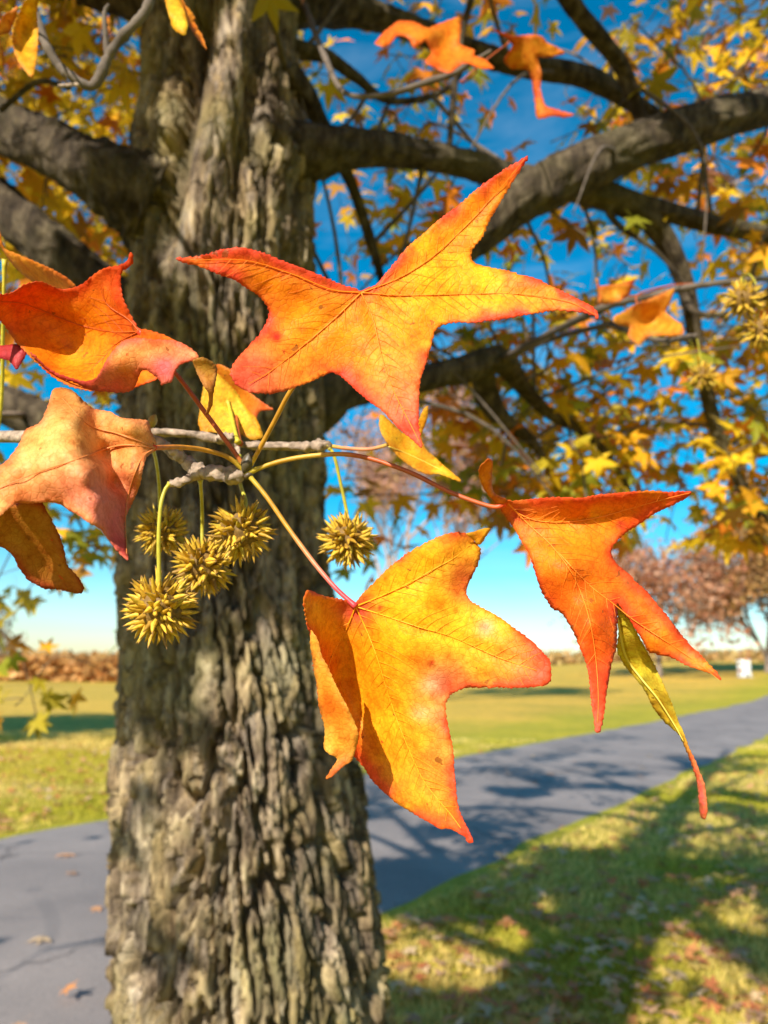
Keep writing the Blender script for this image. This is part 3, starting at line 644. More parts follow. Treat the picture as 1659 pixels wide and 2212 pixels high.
def colfun(mid, warm, edge, yel, ew=26., base=None, patchy=.8, flush=()):
    mid, warm, edge, yel = (np.array(c, float) for c in (mid, warm, edge, yel))
    def f(q, de, vd, s):
        a = fbm(q[:, 0] / 150 + s, q[:, 1] / 150, s + 30)[:, None]; b = fbm(q[:, 0] / 38, q[:, 1] / 38 + s, s + 40)[:, None]
        c = mid + (yel - mid) * sstep(.42, .72, a * .55 + b * .45) * patchy
        c = c + (warm - c) * sstep(.5, .75, 1 - a) * .7
        c = c + (yel - c) * (np.exp(-(vd / 7) ** 2) * .0)[:, None]
        c = c + (warm - c) * (np.exp(-(vd / 5.5) ** 2) * .55)[:, None]
        for (x, y, r, col, k) in [f_ for f_ in flush if f_[4] < 1.3]:
            w = np.exp(-((q[:, 0] - x) ** 2 + (q[:, 1] - y) ** 2) / r ** 2)[:, None] * k; c = c + (np.array(col) - c) * np.clip(w * (.6 + .8 * b), 0, 1)
        w = np.exp(-de / (ew * (.4 + 1.2 * b[:, 0])))[:, None]; c = c + (edge - c) * np.clip(w * (.15 + 1.7 * sstep(.3, .7, fbm(q[:, 0] / 70 + 3, q[:, 1] / 70 + s, s + 60)))[:, None], 0, 1) * .9
        for (x, y, r, col, k) in [f_ for f_ in flush if f_[4] >= 1.3]:
            w = np.exp(-((q[:, 0] - x) ** 2 + (q[:, 1] - y) ** 2) / r ** 2)[:, None] * k; c = c + (np.array(col) - c) * np.clip(w, 0, 1)
        w = np.exp(-de / 1.6)[:, None]; c = c + (edge * .55 - c) * w * .4
        return c
    return f
def rot_hit(): pass
def make_leaf(parent, label, patches, veins=(), petiole=None, vein_z=None, vcol=(.42, .09, .02), vrad=.00030, thick=.00035, side=None):
    b = Bag()
    for (V, Fq, c) in patches:
        b.v.append(V); b.f += [tuple(i + b.n for i in f) for f in Fq]; b.n += len(V); b.c.append(c)
    o = b.build('leaf', M_LEAF, parent)
    if label: o['label'] = label
    if thick:
        m = o.modifiers.new('thickness', 'SOLIDIFY'); m.thickness = thick; m.offset = 0
    if vein_z is not None:
        for ln in veins:
            q = catmull(np.array(ln, float), 10); z = vein_z(q[:, 0], q[:, 1]) + .00035
            zz = z - .0001; pts = P(q[:, 0], q[:, 1], zz); rad = np.linspace(vrad, vrad * .3, len(pts))
            V, Fq = tube(pts, rad, 6, True); cc = np.array(vcol) * np.ones((len(V), 1))
            mesh_obj('vein', V, Fq, M_VEIN, o, cc)
    if side is not None:
        sb = Bag(); out_, _ = resample(side, 8.0)
        for ln in veins:
            q = catmull(np.array(ln, float), 12); sl_ = np.concatenate([[0], np.cumsum(np.linalg.norm(np.diff(q, axis=0), axis=1))]); k = 0
            for dist in np.arange(26, sl_[-1] - 20, 27.0):
                for sg in (-1, 1):
                    dd_ = dist + sg * 7 + rr.uniform(-5, 5); pt = np.array([np.interp(dd_, sl_, q[:, 0]), np.interp(dd_, sl_, q[:, 1])]); p2 = np.array([np.interp(dd_ + 5, sl_, q[:, 0]), np.interp(dd_ + 5, sl_, q[:, 1])])
                    tn = p2 - pt
                    if np.linalg.norm(tn) < 1e-3: continue
                    tn /= np.linalg.norm(tn); an = sg * rr.uniform(.75, 1.0); dr = np.array([tn[0] * math.cos(an) - tn[1] * math.sin(an), tn[0] * math.sin(an) + tn[1] * math.cos(an)]); L = rr.uniform(50, 95)
                    tt = np.linspace(0, 1, 6); path = pt + np.outer(tt * L, dr) + np.outer(tt ** 2 * L * .28, tn); ok_ = inside(path[:, 0], path[:, 1], out_)
                    kk = len(path) if ok_.all() else int(np.argmin(ok_))
                    if kk < 3: continue
                    path = path[:kk]; pz = P(path[:, 0], path[:, 1], vein_z(path[:, 0], path[:, 1]) - .00022); V, Fq = tube(pz, np.linspace(.000095, .00004, kk), 4, False); sb.add(V, Fq, np.array(vcol) * 1.05)
        sb.build('side_veins', M_VEIN, o)['kind'] = 'stuff'
    if petiole is not None:
        q = catmull(np.array([p[:3] for p in petiole], float), 10); pts = P(q[:, 0], q[:, 1], q[:, 2]); r = np.interp(np.linspace(0, 1, len(pts)), [0, .05, .9, 1], [.0017, .00105, .00095, .0014])
        V, Fq = tube(pts, r, 9, True, .08, 3); cs = np.array([p[3] for p in petiole], float); t = np.linspace(0, 1, len(pts)); tk = np.linspace(0, 1, len(cs))
        cc = np.stack([np.interp(t, tk, cs[:, k]) for k in range(3)], -1); cc = np.repeat(cc, 9, 0)
        mesh_obj('petiole', V, Fq, M_STEM, o, cc)
    return o
def reg(pts, x0, y0, sc):   # zoomed crop -> picture units (crop scale in 2500 px photo pixels)
    k = W / 2500.0; return [((x0 + x * sc) * k, (y0 + y * sc) * k) for x, y in pts]

SPRIG = empty('sweetgum_sprig', P(430, 1022, .33), 'sunlit sweetgum twig with big orange star leaves and spiky hanging seed balls', 'twig')
OR, DOR, RED, YEL, PNK = (.87, .285, .004), (.82, .185, .003), (.70, .045, .012), (.90, .46, .008), (.80, .12, .06)
PETC, PETR, PETY = (.45, .22, .02), (.40, .08, .02), (.50, .40, .03)
HUB = (533, 1022, .332)

# leaf A, the broad star in the middle
rA = lambda p: reg(p, 500, 450, .9042)
A = rA([(75,433),(110,430),(190,420),(240,400),(300,392),(340,397),(400,415),(450,437),(520,462),(580,485),(640,510),(690,532),(730,540),(744,553),(760,541),(800,528),(830,495),(860,455),(900,405),(950,360),(1010,308),(1060,268),(1100,240),(1150,195),(1210,150),(1260,115),(1310,85),(1348,58),(1354,70),(1320,115),(1280,180),(1240,245),(1210,300),(1180,360),(1150,395),(1140,425),(1152,448),(1200,462),(1260,475),(1320,490),(1390,510),(1450,540),(1520,575),(1570,597),(1602,630),(1603,655),(1575,635),(1530,622),(1470,620),(1400,625),(1330,637),(1250,652),(1170,663),(1080,665),(1040,672),(1012,690),(1005,720),(985,800),(962,860),(956,930),(952,1000),(957,1050),(968,1120),(950,1105),(930,1085),(890,1055),(850,1010),(810,970),(770,945),(730,910),(695,875),(665,850),(640,842),(610,855),(570,875),(520,892),(470,910),(420,922),(370,918),(320,905),(290,880),(276,845),(285,815),(310,780),(345,745),(375,715),(390,690),(410,660),(418,625),(405,600),(385,575),(350,550),(300,515),(260,500),(200,475),(150,458),(110,450)])
vA = [rA(l) for l in ([(747,556),(640,545),(500,490),(330,440),(130,438)],[(747,556),(640,660),(540,745),(420,840),(340,885)],[(747,556),(790,650),(820,780),(860,900),(930,1040),(958,1095)],[(747,556),(900,566),(1100,562),(1300,560),(1480,585),(1590,635)],[(747,556),(880,505),(1000,430),(1120,320),(1240,190),(1335,75)])]
zA = tps([(*p, z) for p, z in zip(rA([(80,435),(300,440),(500,520),(747,556),(640,640),(420,780),(320,880),(450,905),(830,800),(900,900),(960,1110),(700,860),(1000,565),(1300,560),(1595,640),(1150,440),(950,420),(1200,200),(1345,65),(1020,680),(410,630)]),
        [.278,.283,.290,.297,.294,.286,.277,.282,.288,.281,.268,.293,.298,.297,.289,.304,.302,.305,.296,.295,.292])])
cA = colfun(OR, DOR, (.80, .06, .03), YEL, 20, patchy=.55, flush=[(*rA([(950,1050)])[0], 150, PNK, 1.1), (*rA([(850,960)])[0], 60, (.78,.12,.06), .6), (*rA([(320,860)])[0], 95, PNK, 1.1), (*rA([(440,905)])[0], 55, PNK, .6), (*rA([(1320,90)])[0], 70, RED, .9), (*rA([(1150,480)])[0], 190, YEL, .5), (*rA([(1000,430)])[0], 110, YEL, .5), (*rA([(1400,570)])[0], 120, YEL, .4), (*rA([(440,715)])[0], 12, (.6,.02,.01), 1.3), (*rA([(535,690)])[0], 8, (.6,.03,.01), 1.2), (*rA([(700,680)])[0], 150, OR, .9)])
make_leaf(SPRIG, 'large flat orange star leaf facing the viewer above the seed balls', [patch(A, zA, cA, vA, 2.0, 1)], vA, [(*HUB, PETY), (556, 978, .329, PETC), (592, 912, .322, PETC), (632, 838, .313, PETC), (710, 730, .303, PETC), (*rA([(747,556)])[0], .2985, RED)], zA, (.82, .21, .005), side=A)

# leaf D, the yellow-orange one hanging low with a folded side
rD = lambda p: reg(p, 900, 1650, .5727)
D = rD([(447,552),(458,532),(500,485),(560,425),(620,360),(680,310),(740,265),(800,230),(860,200),(920,170),(980,150),(1040,143),(1085,157),(1120,190),(1152,222),(1165,260),(1152,320),(1120,380),(1095,430),(1076,480),(1085,505),(1110,540),(1160,570),(1220,595),(1290,640),(1350,690),(1410,730),(1470,780),(1520,830),(1556,870),(1560,930),(1565,985),(1550,1010),(1500,1020),(1420,1025),(1330,1028),(1240,1025),(1150,1025),(1080,1025),(1030,1045),(990,1070),(965,1110),(960,1160),(970,1220),(985,1290),(1000,1370),(1010,1450),(1015,1530),(1020,1600),(1030,1680),(1050,1750),(1080,1810),(1110,1870),(1127,1908),(1092,1920),(1075,1880),(1035,1855),(1000,1835),(960,1825),(935,1838),(880,1800),(820,1770),(760,1730),(710,1700),(668,1670),(640,1640),(600,1610),(560,1570),(530,1540),(515,1500),(470,1455),(440,1420),(400,1370),(330,1330),(290,1290),(275,1250),(258,1190),(240,1120),(228,1000),(210,880),(192,790),(195,720),(175,690),(160,600),(150,530),(175,468),(220,490),(290,510),(350,525),(400,532),(436,545)])
vD = [rD(l) for l in ([(450,566),(600,505),(760,430),(900,350),(1010,290),(1100,215)],[(450,566),(620,620),(800,680),(1000,740),(1250,850),(1480,930)],[(450,566),(520,720),(580,880),(640,1080),(720,1300),(840,1560),(1000,1760),(1095,1895)],[(450,566),(400,690),(340,800),(300,900),(285,1050),(300,1200)],[(450,566),(390,580),(320,575),(220,540)])]
ctrlD = [((450,560),.309),((340,600),.309),((160,530),.287),((175,690),.287),((195,790),.288),((230,1000),.289),((275,1250),.290),((400,700),.314),((330,800),.315),((330,1000),.319),((400,1200),.319),((500,1480),.316),((450,900),.318),((560,1000),.311),((620,1640),.313),((600,800),.303),((800,500),.297),((1000,250),.296),((1150,220),.302),((1080,480),.302),((900,800),.296),((1250,850),.292),((1550,950),.286),((1000,1060),.300),((800,1250),.297),((700,1600),.306),((900,1600),.295),((1090,1890),.281),((620,350),.303)]
zD = tps([(*p, z) for p, z in zip(rD([c[0] for c in ctrlD]), [c[1] for c in ctrlD])])
YO = (.84, .36, .012)
cD = colfun((.88,.42,.010), (.88,.33,.006), (.80, .075, .025), (.90, .50, .018), 22, patchy=.8, flush=[(*rD([(440,580)])[0], 40, (.70,.05,.05), 1.1), (*rD([(1480,980)])[0], 80, (.78,.11,.05), .9), (*rD([(960,1030)])[0], 60, (.80,.24,.12), .8), (*rD([(1080,430)])[0], 45, (.78,.13,.06), .8), (*rD([(1000,1500)])[0], 80, (.80,.24,.06), .8), (*rD([(1090,1880)])[0], 45, RED, 1.1), (*rD([(250,1000)])[0], 130, OR, .9), (*rD([(560,1500)])[0], 90, DOR, .5), (*rD([(880,885)])[0], 7, (.6,.06,.01), 1.2), (*rD([(595,570)])[0], 7, (.6,.05,.01), 1.2), (*rD([(1190,685)])[0], 16, (.85,.42,.22), .9), (*rD([(910,1000)])[0], 20, (.85,.45,.24), .8), (*rD([(815,1170)])[0], 16, (.85,.45,.22), .7)])
flapD = rD([(193,690),(215,725),(232,745),(260,850),(310,950),(360,1050),(400,1130),(440,1210),(468,1280),(462,1330),(445,1400),(430,1450),(390,1470),(340,1512),(300,1545),(272,1552),(310,1490),(352,1428),(300,1402),(270,1386),(274,1290),(262,1190),(239,1130),(228,1000),(210,880),(190,780)])
zfD = tps([(*p, z) for p, z in zip(rD([(195,700),(230,745),(190,790),(228,1000),(262,1190),(272,1380),(310,950),(400,1130),(468,1280),(430,1450),(280,1550)]), [.287,.286,.287,.288,.289,.289,.284,.284,.285,.290,.283])])
cfD = colfun((.74,.19,.012), DOR, (.84,.38,.05), (.80,.28,.02), 9, flush=[(*rD([(360,1470)])[0], 45, (.72,.09,.05), 1.0), (*rD([(350,1350)])[0], 32, (.84,.42,.04), .9)])
tipD = rD([(1070,150),(1100,150),(1150,135),(1190,118),(1215,115),(1228,124),(1215,140),(1190,165),(1170,195),(1155,222),(1130,200),(1100,175)])
ztD = tps([(*p, z) for p, z in zip(rD([(1070,150),(1155,222),(1225,120),(1130,150)]), [.2975,.3005,.304,.299])])
ctD = colfun((.80,.42,.03), OR, (.82,.42,.03), (.84,.50,.06), 10)
make_leaf(SPRIG, 'yellow orange leaf hanging lowest with its side lobe folded over', [patch(D, zD, cD, vD, 1.8, 2), patch(flapD, zfD, cfD, (), 1.2, 3), patch(tipD, ztD, ctD, (), .8, 4)], vD[:4], [(*HUB, PETY), (575, 1072, .329, PETC), (622, 1140, .325, PETC), (680, 1218, .318, (.62,.20,.10)), (725, 1270, .312, (.62,.06,.07)), (*rD([(450,566)])[0], .3085, (.62,.05,.06))], zD, (.86, .34, .008), side=D)

# leaf E, the right hand one, seen from its side
rE = lambda p: reg(p, 1450, 1400, .6102)
E = rE([(300,362),(345,378),(420,370),(510,360),(620,358),(700,368),(800,350),(900,335),(1000,328),(1100,326),(1200,330),(1320,328),(1290,360),(1220,395),(1150,425),(1100,455),(1050,490),(1000,525),(950,560),(910,600),(885,640),(890,680),(920,720),(960,750),(1000,790),(1050,840),(1100,895),(1140,940),(1180,985),(1210,1030),(1250,1080),(1300,1140),(1350,1190),(1400,1240),(1440,1280),(1476,1342),(1420,1302),(1360,1280),(1290,1255),(1240,1230),(1190,1205),(1130,1195),(1080,1185),(1060,1140),(1020,1070),(980,1000),(945,960),(912,915),(920,960),(918,1040),(915,1100),(910,1180),(890,1230),(875,1300),(865,1360),(855,1430),(850,1500),(835,1580),(820,1622),(800,1615),(795,1560),(785,1480),(775,1400),(770,1320),(755,1250),(730,1190),(700,1120),(670,1050),(640,1000),(605,965),(570,960),(540,910),(510,850),(490,790),(470,720),(440,650),(400,580),(350,500),(300,430),(272,392),(285,370)])
vE = [rE(l) for l in ([(335,392),(400,450),(500,485),(650,490),(820,465),(1000,415),(1200,360),(1305,335)],[(335,392),(440,500),(560,610),(660,740),(720,860),(770,1020),(800,1200),(815,1400),(812,1560)],[(600,650),(760,820),(900,930),(1000,1010),(1150,1110),(1300,1210),(1460,1330)])]
ctrlE = [((300,380),.302),((345,385),.303),((700,368),.296),((1000,330),.291),((1315,330),.284),((820,465),.304),((1000,420),.299),((1100,450),.297),((650,490),.306),((890,650),.303),((660,740),.290),((440,650),.302),((300,430),.308),((350,500),.310),((770,1020),.282),((640,1000),.296),((560,930),.300),((910,1000),.295),((815,1400),.278),((820,1615),.270),((760,820),.296),((1000,1000),.296),((1000,800),.303),((1150,1120),.292),((1250,1090),.296),((1470,1335),.281),((1080,1180),.298)]
zE = tps([(*p, z) for p, z in zip(rE([c[0] for c in ctrlE]), [c[1] for c in ctrlE])])
OE = (.80, .19, .008)
cE = colfun((.86,.225,.006), (.84,.14,.005), (.80, .075, .02), (.86, .29, .01), 18, patchy=.7, flush=[(*rE([(760,1250)])[0], 110, (.80,.085,.008), .9), (*rE([(700,1000)])[0], 110, (.80,.10,.008), .8), (*rE([(820,1550)])[0], 70, (.74,.12,.08), .9), (*rE([(1400,1270)])[0], 75, (.80,.38,.02), 1.0), (*rE([(600,420)])[0], 120, (.82,.29,.012), .8), (*rE([(800,440)])[0], 12, (.84,.45,.02), 1.2), (*rE([(800,440)])[0], 5, (.6,.04,.02), 1.2), (*rE([(935,505)])[0], 9, (.7,.03,.05), 1.2), (*rE([(380,440)])[0], 25, (.65,.06,.04), 1.0)])
horn = rE([(272,392),(240,360),(200,310),(178,250),(180,200),(210,170),(235,145),(255,165),(250,220),(245,280),(258,330),(280,350),(315,362),(340,378),(300,400)])
zh = tps([(*p, z) for p, z in zip(rE([(272,392),(200,310),(178,240),(235,145),(250,220),(258,330),(335,378)]), [.300,.285,.277,.270,.281,.293,.302])])
ch = colfun((.70,.26,.012), (.62,.16,.01), (.72,.16,.02), (.72,.34,.02), 9)
back = rE([(912,930),(925,1000),(920,1100),(915,1180),(950,1250),(1000,1310),(1050,1370),(1080,1420),(1100,1470),(1130,1510),(1180,1570),(1230,1610),(1250,1622),(1280,1700),(1310,1780),(1338,1860),(1350,1960),(1360,2060),(1385,2085),(1398,2040),(1395,1950),(1380,1880),(1350,1800),(1310,1720),(1282,1650),(1250,1570),(1215,1480),(1190,1420),(1150,1330),(1110,1240),(1070,1170),(1030,1100),(1000,1040),(960,980),(935,935),(920,900)])
zb = tps([(*p, z) for p, z in zip(rE([(920,920),(915,1180),(1000,1100),(1050,1370),(1020,1240),(1130,1510),(1150,1330),(1250,1590),(1310,1750),(1385,2080)]), [.303,.312,.305,.313,.3155,.312,.304,.305,.302,.298])])
cb = colfun((.66,.50,.03), (.64,.40,.02), (.66,.42,.03), (.74,.58,.06), 10, flush=[(*rE([(1335,1830)])[0], 55, (.80,.10,.05), 1.6), (*rE([(1385,2000)])[0], 60, (.80,.12,.09), 1.6), (*rE([(1060,1340)])[0], 12, (.16,.08,.01), 1.0)])
vb = [rE([(918,1000),(960,1200),(1040,1320),(1130,1430),(1220,1570),(1270,1660)])]
oE = make_leaf(SPRIG, 'deep orange leaf turned sideways on the long arching stalk', [patch(E, zE, cE, vE, 1.8, 5), patch(horn, zh, ch, (), 1.0, 6), patch(back, zb, cb, vb, 1.2, 7)], vE, [(*HUB, PETY), (600, 998, .330, PETC), (680, 984, .327, (.56,.34,.05)), (770, 984, .322, PETR), (880, 1018, .316, PETR), (970, 1062, .310, PETR), (1060, 1094, .3055, (.45,.09,.02)), (*rE([(320,392)])[0], .3045, RED)], zE, (.82, .23, .02), side=E)
q = catmull(np.array(vb[0], float), 8); pts = P(q[:, 0], q[:, 1], zb(q[:, 0], q[:, 1]) - .0002); V, Fq = tube(pts, np.linspace(.0006, .0002, len(pts)), 6); mesh_obj('vein', V, Fq, M_VEIN, oE, np.array([(.62, .48, .08)]) * np.ones((len(V), 1)))

# leaf B, upper left, cupped with a turned-up lower edge
rB = lambda p: reg(p, 0, 700, .4822)
B = rB([(-420,700),(-300,610),(-150,560),(0,540),(60,535),(110,510),(160,465),(220,450),(290,455),(340,475),(400,500),(470,500),(530,480),(570,460),(610,420),(660,385),(720,355),(780,340),(830,330),(865,305),(878,275),(870,240),(890,248),(900,290),(895,330),(880,350),(830,370),(812,390),(810,440),(820,510),(835,580),(870,650),(910,720),(938,775),(950,772),(965,765),(1010,780),(1080,800),(1170,840),(1250,880),(1320,930),(1350,958),(1290,985),(1200,1000),(1100,1080),(1020,1130),(930,1160),(860,1190),(760,1190),(640,1185),(560,1178),(470,1160),(380,1110),(310,1060),(250,1000),(200,950),(150,900),(110,860),(60,790),(0,705),(-150,730),(-300,740)])
vB = [rB(l) for l in ([(940,785),(780,790),(600,760),(420,700),(250,630),(100,590),(-100,600),(-350,690)],[(940,785),(860,700),(740,620),(690,540),(690,470)],[(940,785),(800,860),(700,960),(620,1040),(560,1130)])]
ctrlB = [((940,780),.324),((830,560),.322),((810,400),.321),((880,260),.309),((600,430),.327),((300,460),.325),((0,545),.315),((-400,700),.300),((500,650),.337),((250,680),.338),((650,850),.340),((450,950),.342),((120,870),.325),((250,990),.322),((470,1150),.318),((700,1185),.313),((860,1185),.307),((1000,1100),.314),((1150,850),.313),((1345,958),.301),((0,710),.322),((850,900),.328)]
zB = tps([(*p, z) for p, z in zip(rB([c[0] for c in ctrlB]), [c[1] for c in ctrlB])])
cB = colfun((.82,.225,.005), (.76,.15,.005), (.74,.075,.012), (.84,.30,.008), 20, patchy=.7, flush=[(*rB([(900,800)])[0], 60, (.55,.11,.01), .7), (*rB([(150,520)])[0], 90, (.82,.14,.01), .5), (*rB([(850,330)])[0], 70, (.76,.10,.02), .9)])
flapB = rB([(850,842),(900,836),(950,835),(1050,845),(1150,840),(1220,860),(1290,900),(1350,955),(1290,985),(1220,1008),(1185,1050),(1160,1130),(1115,1138),(1090,1162),(1080,1105),(1040,1080),(1000,1050),(970,1040),(948,1060),(932,1120),(905,1180),(860,1200),(800,1198),(720,1192),(640,1185),(560,1160),(470,1120),(400,1100),(330,1060),(270,1000),(215,950),(195,920),(230,945),(300,1020),(380,1070),(480,1100),(580,1125),(655,1100),(690,1030),(720,970),(760,920),(800,880)])
zfB = tps([(*p, z) for p, z in zip(rB([(850,845),(1050,848),(1200,858),(1350,955),(1200,1000),(1110,1120),(950,1000),(800,1000),(860,1190),(700,1150),(560,1140),(400,1080),(215,940),(700,1050),(1050,950)]), [.296,.300,.304,.3005,.300,.298,.296,.293,.3055,.309,.315,.320,.321,.300,.298])])
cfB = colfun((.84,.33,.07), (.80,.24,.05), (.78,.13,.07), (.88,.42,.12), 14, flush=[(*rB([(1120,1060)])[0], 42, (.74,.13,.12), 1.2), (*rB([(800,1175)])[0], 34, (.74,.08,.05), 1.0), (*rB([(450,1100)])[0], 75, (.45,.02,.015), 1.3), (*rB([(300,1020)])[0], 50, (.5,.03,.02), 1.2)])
curlB = rB([(1295,985),(1330,965),(1370,953),(1430,985),(1466,1030),(1460,1120),(1442,1200),(1432,1280),(1402,1350),(1383,1362),(1408,1260),(1408,1200),(1370,1150),(1330,1070)])
zcB = tps([(*p, z) for p, z in zip(rB([(1300,980),(1370,955),(1460,1040),(1400,1350),(1340,1080),(1410,1150)]), [.3005,.300,.306,.312,.303,.3015])])
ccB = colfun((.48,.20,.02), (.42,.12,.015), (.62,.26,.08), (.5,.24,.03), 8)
tailB = rB([(-60,880),(0,880),(60,876),(120,868),(165,915),(180,930),(150,985),(125,1020),(108,1052),(90,1010),(60,985),(0,968),(-80,960)])
ztB = tps([(*p, z) for p, z in zip(rB([(-60,900),(120,868),(180,930),(108,1050)]), [.330,.326,.3245,.322])])
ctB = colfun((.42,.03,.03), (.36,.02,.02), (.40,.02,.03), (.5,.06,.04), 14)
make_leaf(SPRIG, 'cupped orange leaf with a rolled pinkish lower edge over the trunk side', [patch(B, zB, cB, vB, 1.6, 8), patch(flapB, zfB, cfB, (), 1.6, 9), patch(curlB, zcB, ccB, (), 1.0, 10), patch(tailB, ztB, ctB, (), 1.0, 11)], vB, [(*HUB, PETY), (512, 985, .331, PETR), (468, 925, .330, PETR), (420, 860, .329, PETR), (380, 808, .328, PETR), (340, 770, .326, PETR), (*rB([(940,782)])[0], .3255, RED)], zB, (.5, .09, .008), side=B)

# leaf C, far left, close to the camera, pink orange and creased
rC = lambda p: reg(p, 0, 1200, .4822)
Cc = rC([(360,140),(340,200),(310,290),(280,360),(240,390),(180,405),(150,450),(140,490),(90,560),(50,620),(0,660),(-120,740),(-260,860),(-380,1000),(-300,1010),(-200,1000),(-100,1010),(0,1000),(50,945),(120,908),(200,912),(280,902),(360,900),(420,920),(470,960),(540,990),(600,1040),(680,1080),(730,1150),(780,1220),(830,1270),(872,1302),(855,1220),(842,1120),(842,1000),(880,930),(920,850),(950,760),(970,680),(985,600),(1030,570),(1062,535),(1050,480),(1020,430),(1005,350),(960,345),(880,340),(800,325),(760,290),(690,280),(620,270),(570,230),(530,190),(490,150),(440,130),(400,125)])
vC = [rC(l) for l in ([(1050,535),(960,600),(900,740),(850,950),(855,1250)],[(1050,535),(800,440),(600,380),(420,200)],[(1050,535),(800,520),(500,620),(200,720),(-200,900)])]
ctrlC = [((1055,535),.286),((1005,400),.283),((850,400),.274),((790,330),.280),((640,290),.284),((520,330),.268),((400,160),.282),((560,480),.262),((640,680),.256),((690,880),.253),((720,1080),.252),((870,1300),.250),((600,420),.275),((690,600),.281),((760,780),.282),((830,1000),.277),((850,1150),.266),((880,700),.273),((950,760),.276),((300,500),.258),((100,700),.253),((-300,1000),.245),((200,900),.253),((450,800),.251),((420,930),.256),((150,450),.266)]
zC = tps([(*p, z) for p, z in zip(rC([c[0] for c in ctrlC]), [c[1] for c in ctrlC])])
cC = colfun((.88,.40,.085), (.86,.31,.06), (.84,.27,.09), (.90,.50,.15), 12, patchy=.9, flush=[(*rC([(720,1060)])[0], 120, (.72,.12,.12), 1.0), (*rC([(550,930)])[0], 80, (.80,.26,.16), .7), (*rC([(300,900)])[0], 80, (.80,.30,.15), .5), (*rC([(840,1260)])[0], 60, (.68,.09,.10), 1.0), (*rC([(420,190)])[0], 50, (.45,.16,.03), .9)])
lobC = rC([(-160,1010),(-60,985),(0,960),(60,930),(170,900),(290,905),(320,980),(370,1060),(410,1140),(440,1240),(450,1330),(490,1370),(540,1430),(578,1490),(545,1527),(480,1510),(380,1485),(300,1490),(220,1440),(190,1430),(150,1370),(120,1340),(90,1270),(40,1220),(0,1200),(-100,1160)])
zlC = tps([(*p, z) for p, z in zip(rC([(-100,1080),(60,930),(290,905),(250,1200),(440,1240),(150,1370),(570,1495),(350,1300)]), [.262,.263,.263,.274,.272,.276,.280,.278])])
clC = colfun((.46,.17,.022), (.36,.10,.014), (.40,.05,.02), (.50,.22,.03), 10)  # the brown puts the lower lobe's shade into its colour
vlC = [rC([(60,960),(160,1100),(260,1240),(370,1400),(540,1510)])]
make_leaf(SPRIG, 'creased pinkish orange leaf with a lobe in brown shade hanging under it', [patch(Cc, zC, cC, vC, 1.2, 12, ripple=.0016), patch(lobC, zlC, clC, vlC, 1.4, 13)], vC, [(*HUB, PETY), (492, 988, .327, PETC), (440, 972, .318, (.55,.24,.02)), (390, 966, .306, (.55,.22,.02)), (*rC([(1062,533)])[0], .290, (.52,.14,.03)), (*rC([(1035,535)])[0], .2855, RED)], zC, (.62, .20, .05), .0004)

# smaller leaves of the twigs behind
cY = colfun((.80,.46,.02), (.74,.32,.012), (.70,.30,.02), (.82,.54,.03), 14)
cO = colfun((.70,.19,.012), (.62,.11,.01), (.70,.12,.03), (.76,.27,.015), 14)
rH = lambda p: reg(p, 1000, 1300, .6028)
Hh = rH([(395,75),(385,140),(400,190),(440,250),(490,310),(540,350),(600,390),(660,412),(700,400),(760,420),(838,447),(790,400),(730,350),(690,310),(640,275),(625,240),(610,200),(650,100),(657,25),(625,50),(600,110),(570,180),(540,190),(500,170),(440,110)])
zH = tps([(*p, z) for p, z in zip(rH([(390,100),(450,250),(600,380),(835,445),(520,230),(655,30),(620,180),(700,330)]), [.400,.392,.396,.388,.404,.398,.402,.404])])
vH = [rH([(440,255),(520,285),(620,330),(720,380),(825,440)])]
make_leaf(SPRIG, 'narrow yellow leaf pointing down behind the big orange leaf', [patch(Hh, zH, cY, vH, 1.0, 15)], vH, [(706, 962, .396, PETY), (745, 968, .397, (.70,.26,.12)), (800, 970, .398, (.70,.26,.14)), (*rH([(470,235)])[0], .4015, PETY)], zH, (.80, .62, .10))
G = [(446,806),(432,880),(427,918),(440,952),(452,932),(475,938),(496,962),(516,936),(545,953),(572,946),(556,905),(532,880),(514,850),(490,826),(470,806)]
zG = tps([(446,806,.412),(428,918,.404),(496,960,.399),(570,945,.402),(500,870,.412),(540,890,.41)])
make_leaf(SPRIG, 'small yellow leaf hanging behind the meeting point of the stalks', [patch(G, zG, cY, (), 1.0, 16)], (), [(514, 955, .372, PETY), (506, 925, .385, PETY), (498, 890, .405, PETY), (492, 868, .4115, PETY)])
G2 = [(464,786),(486,790),(505,802),(525,832),(552,858),(596,886),(560,888),(552,910),(566,940),(530,915),(506,880),(482,850),(468,820)]
zG2 = tps([(464,786,.432),(505,802,.428),(595,886,.420),(560,935,.424),(520,860,.436)])
make_leaf(SPRIG, 'small orange leaf in shade behind the yellow one', [patch(G2, zG2, cO, (), 1.0, 17)], (), [(518, 958, .374, PETR), (512, 920, .395, PETR), (508, 870, .43, PETR), (500, 845, .4345, PETR)])
rF = rB
Fl = rF([(-60,60),(-10,80),(5,140),(12,200),(35,238),(100,258),(180,292),(260,325),(340,358),(430,410),(520,480),(470,520),(400,510),(330,500),(260,470),(180,420),(110,360),(60,300),(20,240),(-30,180)])
zF = tps([(*p, z) for p, z in zip(rF([(-60,60),(10,200),(260,330),(520,480),(260,440),(60,290)]), [.42,.415,.405,.40,.42,.42])])
make_leaf(SPRIG, 'blurred orange leaf behind the cupped leaf', [patch(Fl, zF, colfun((.74,.25,.012),(.6,.14,.01),(.74,.2,.03),(.78,.32,.02),12), (), 1.0, 18)], (), [(-40, 1060, .46, PETY), (0, 900, .44, PETY), (6, 720, .425, PETY), (10, 560, .417, PETY)])

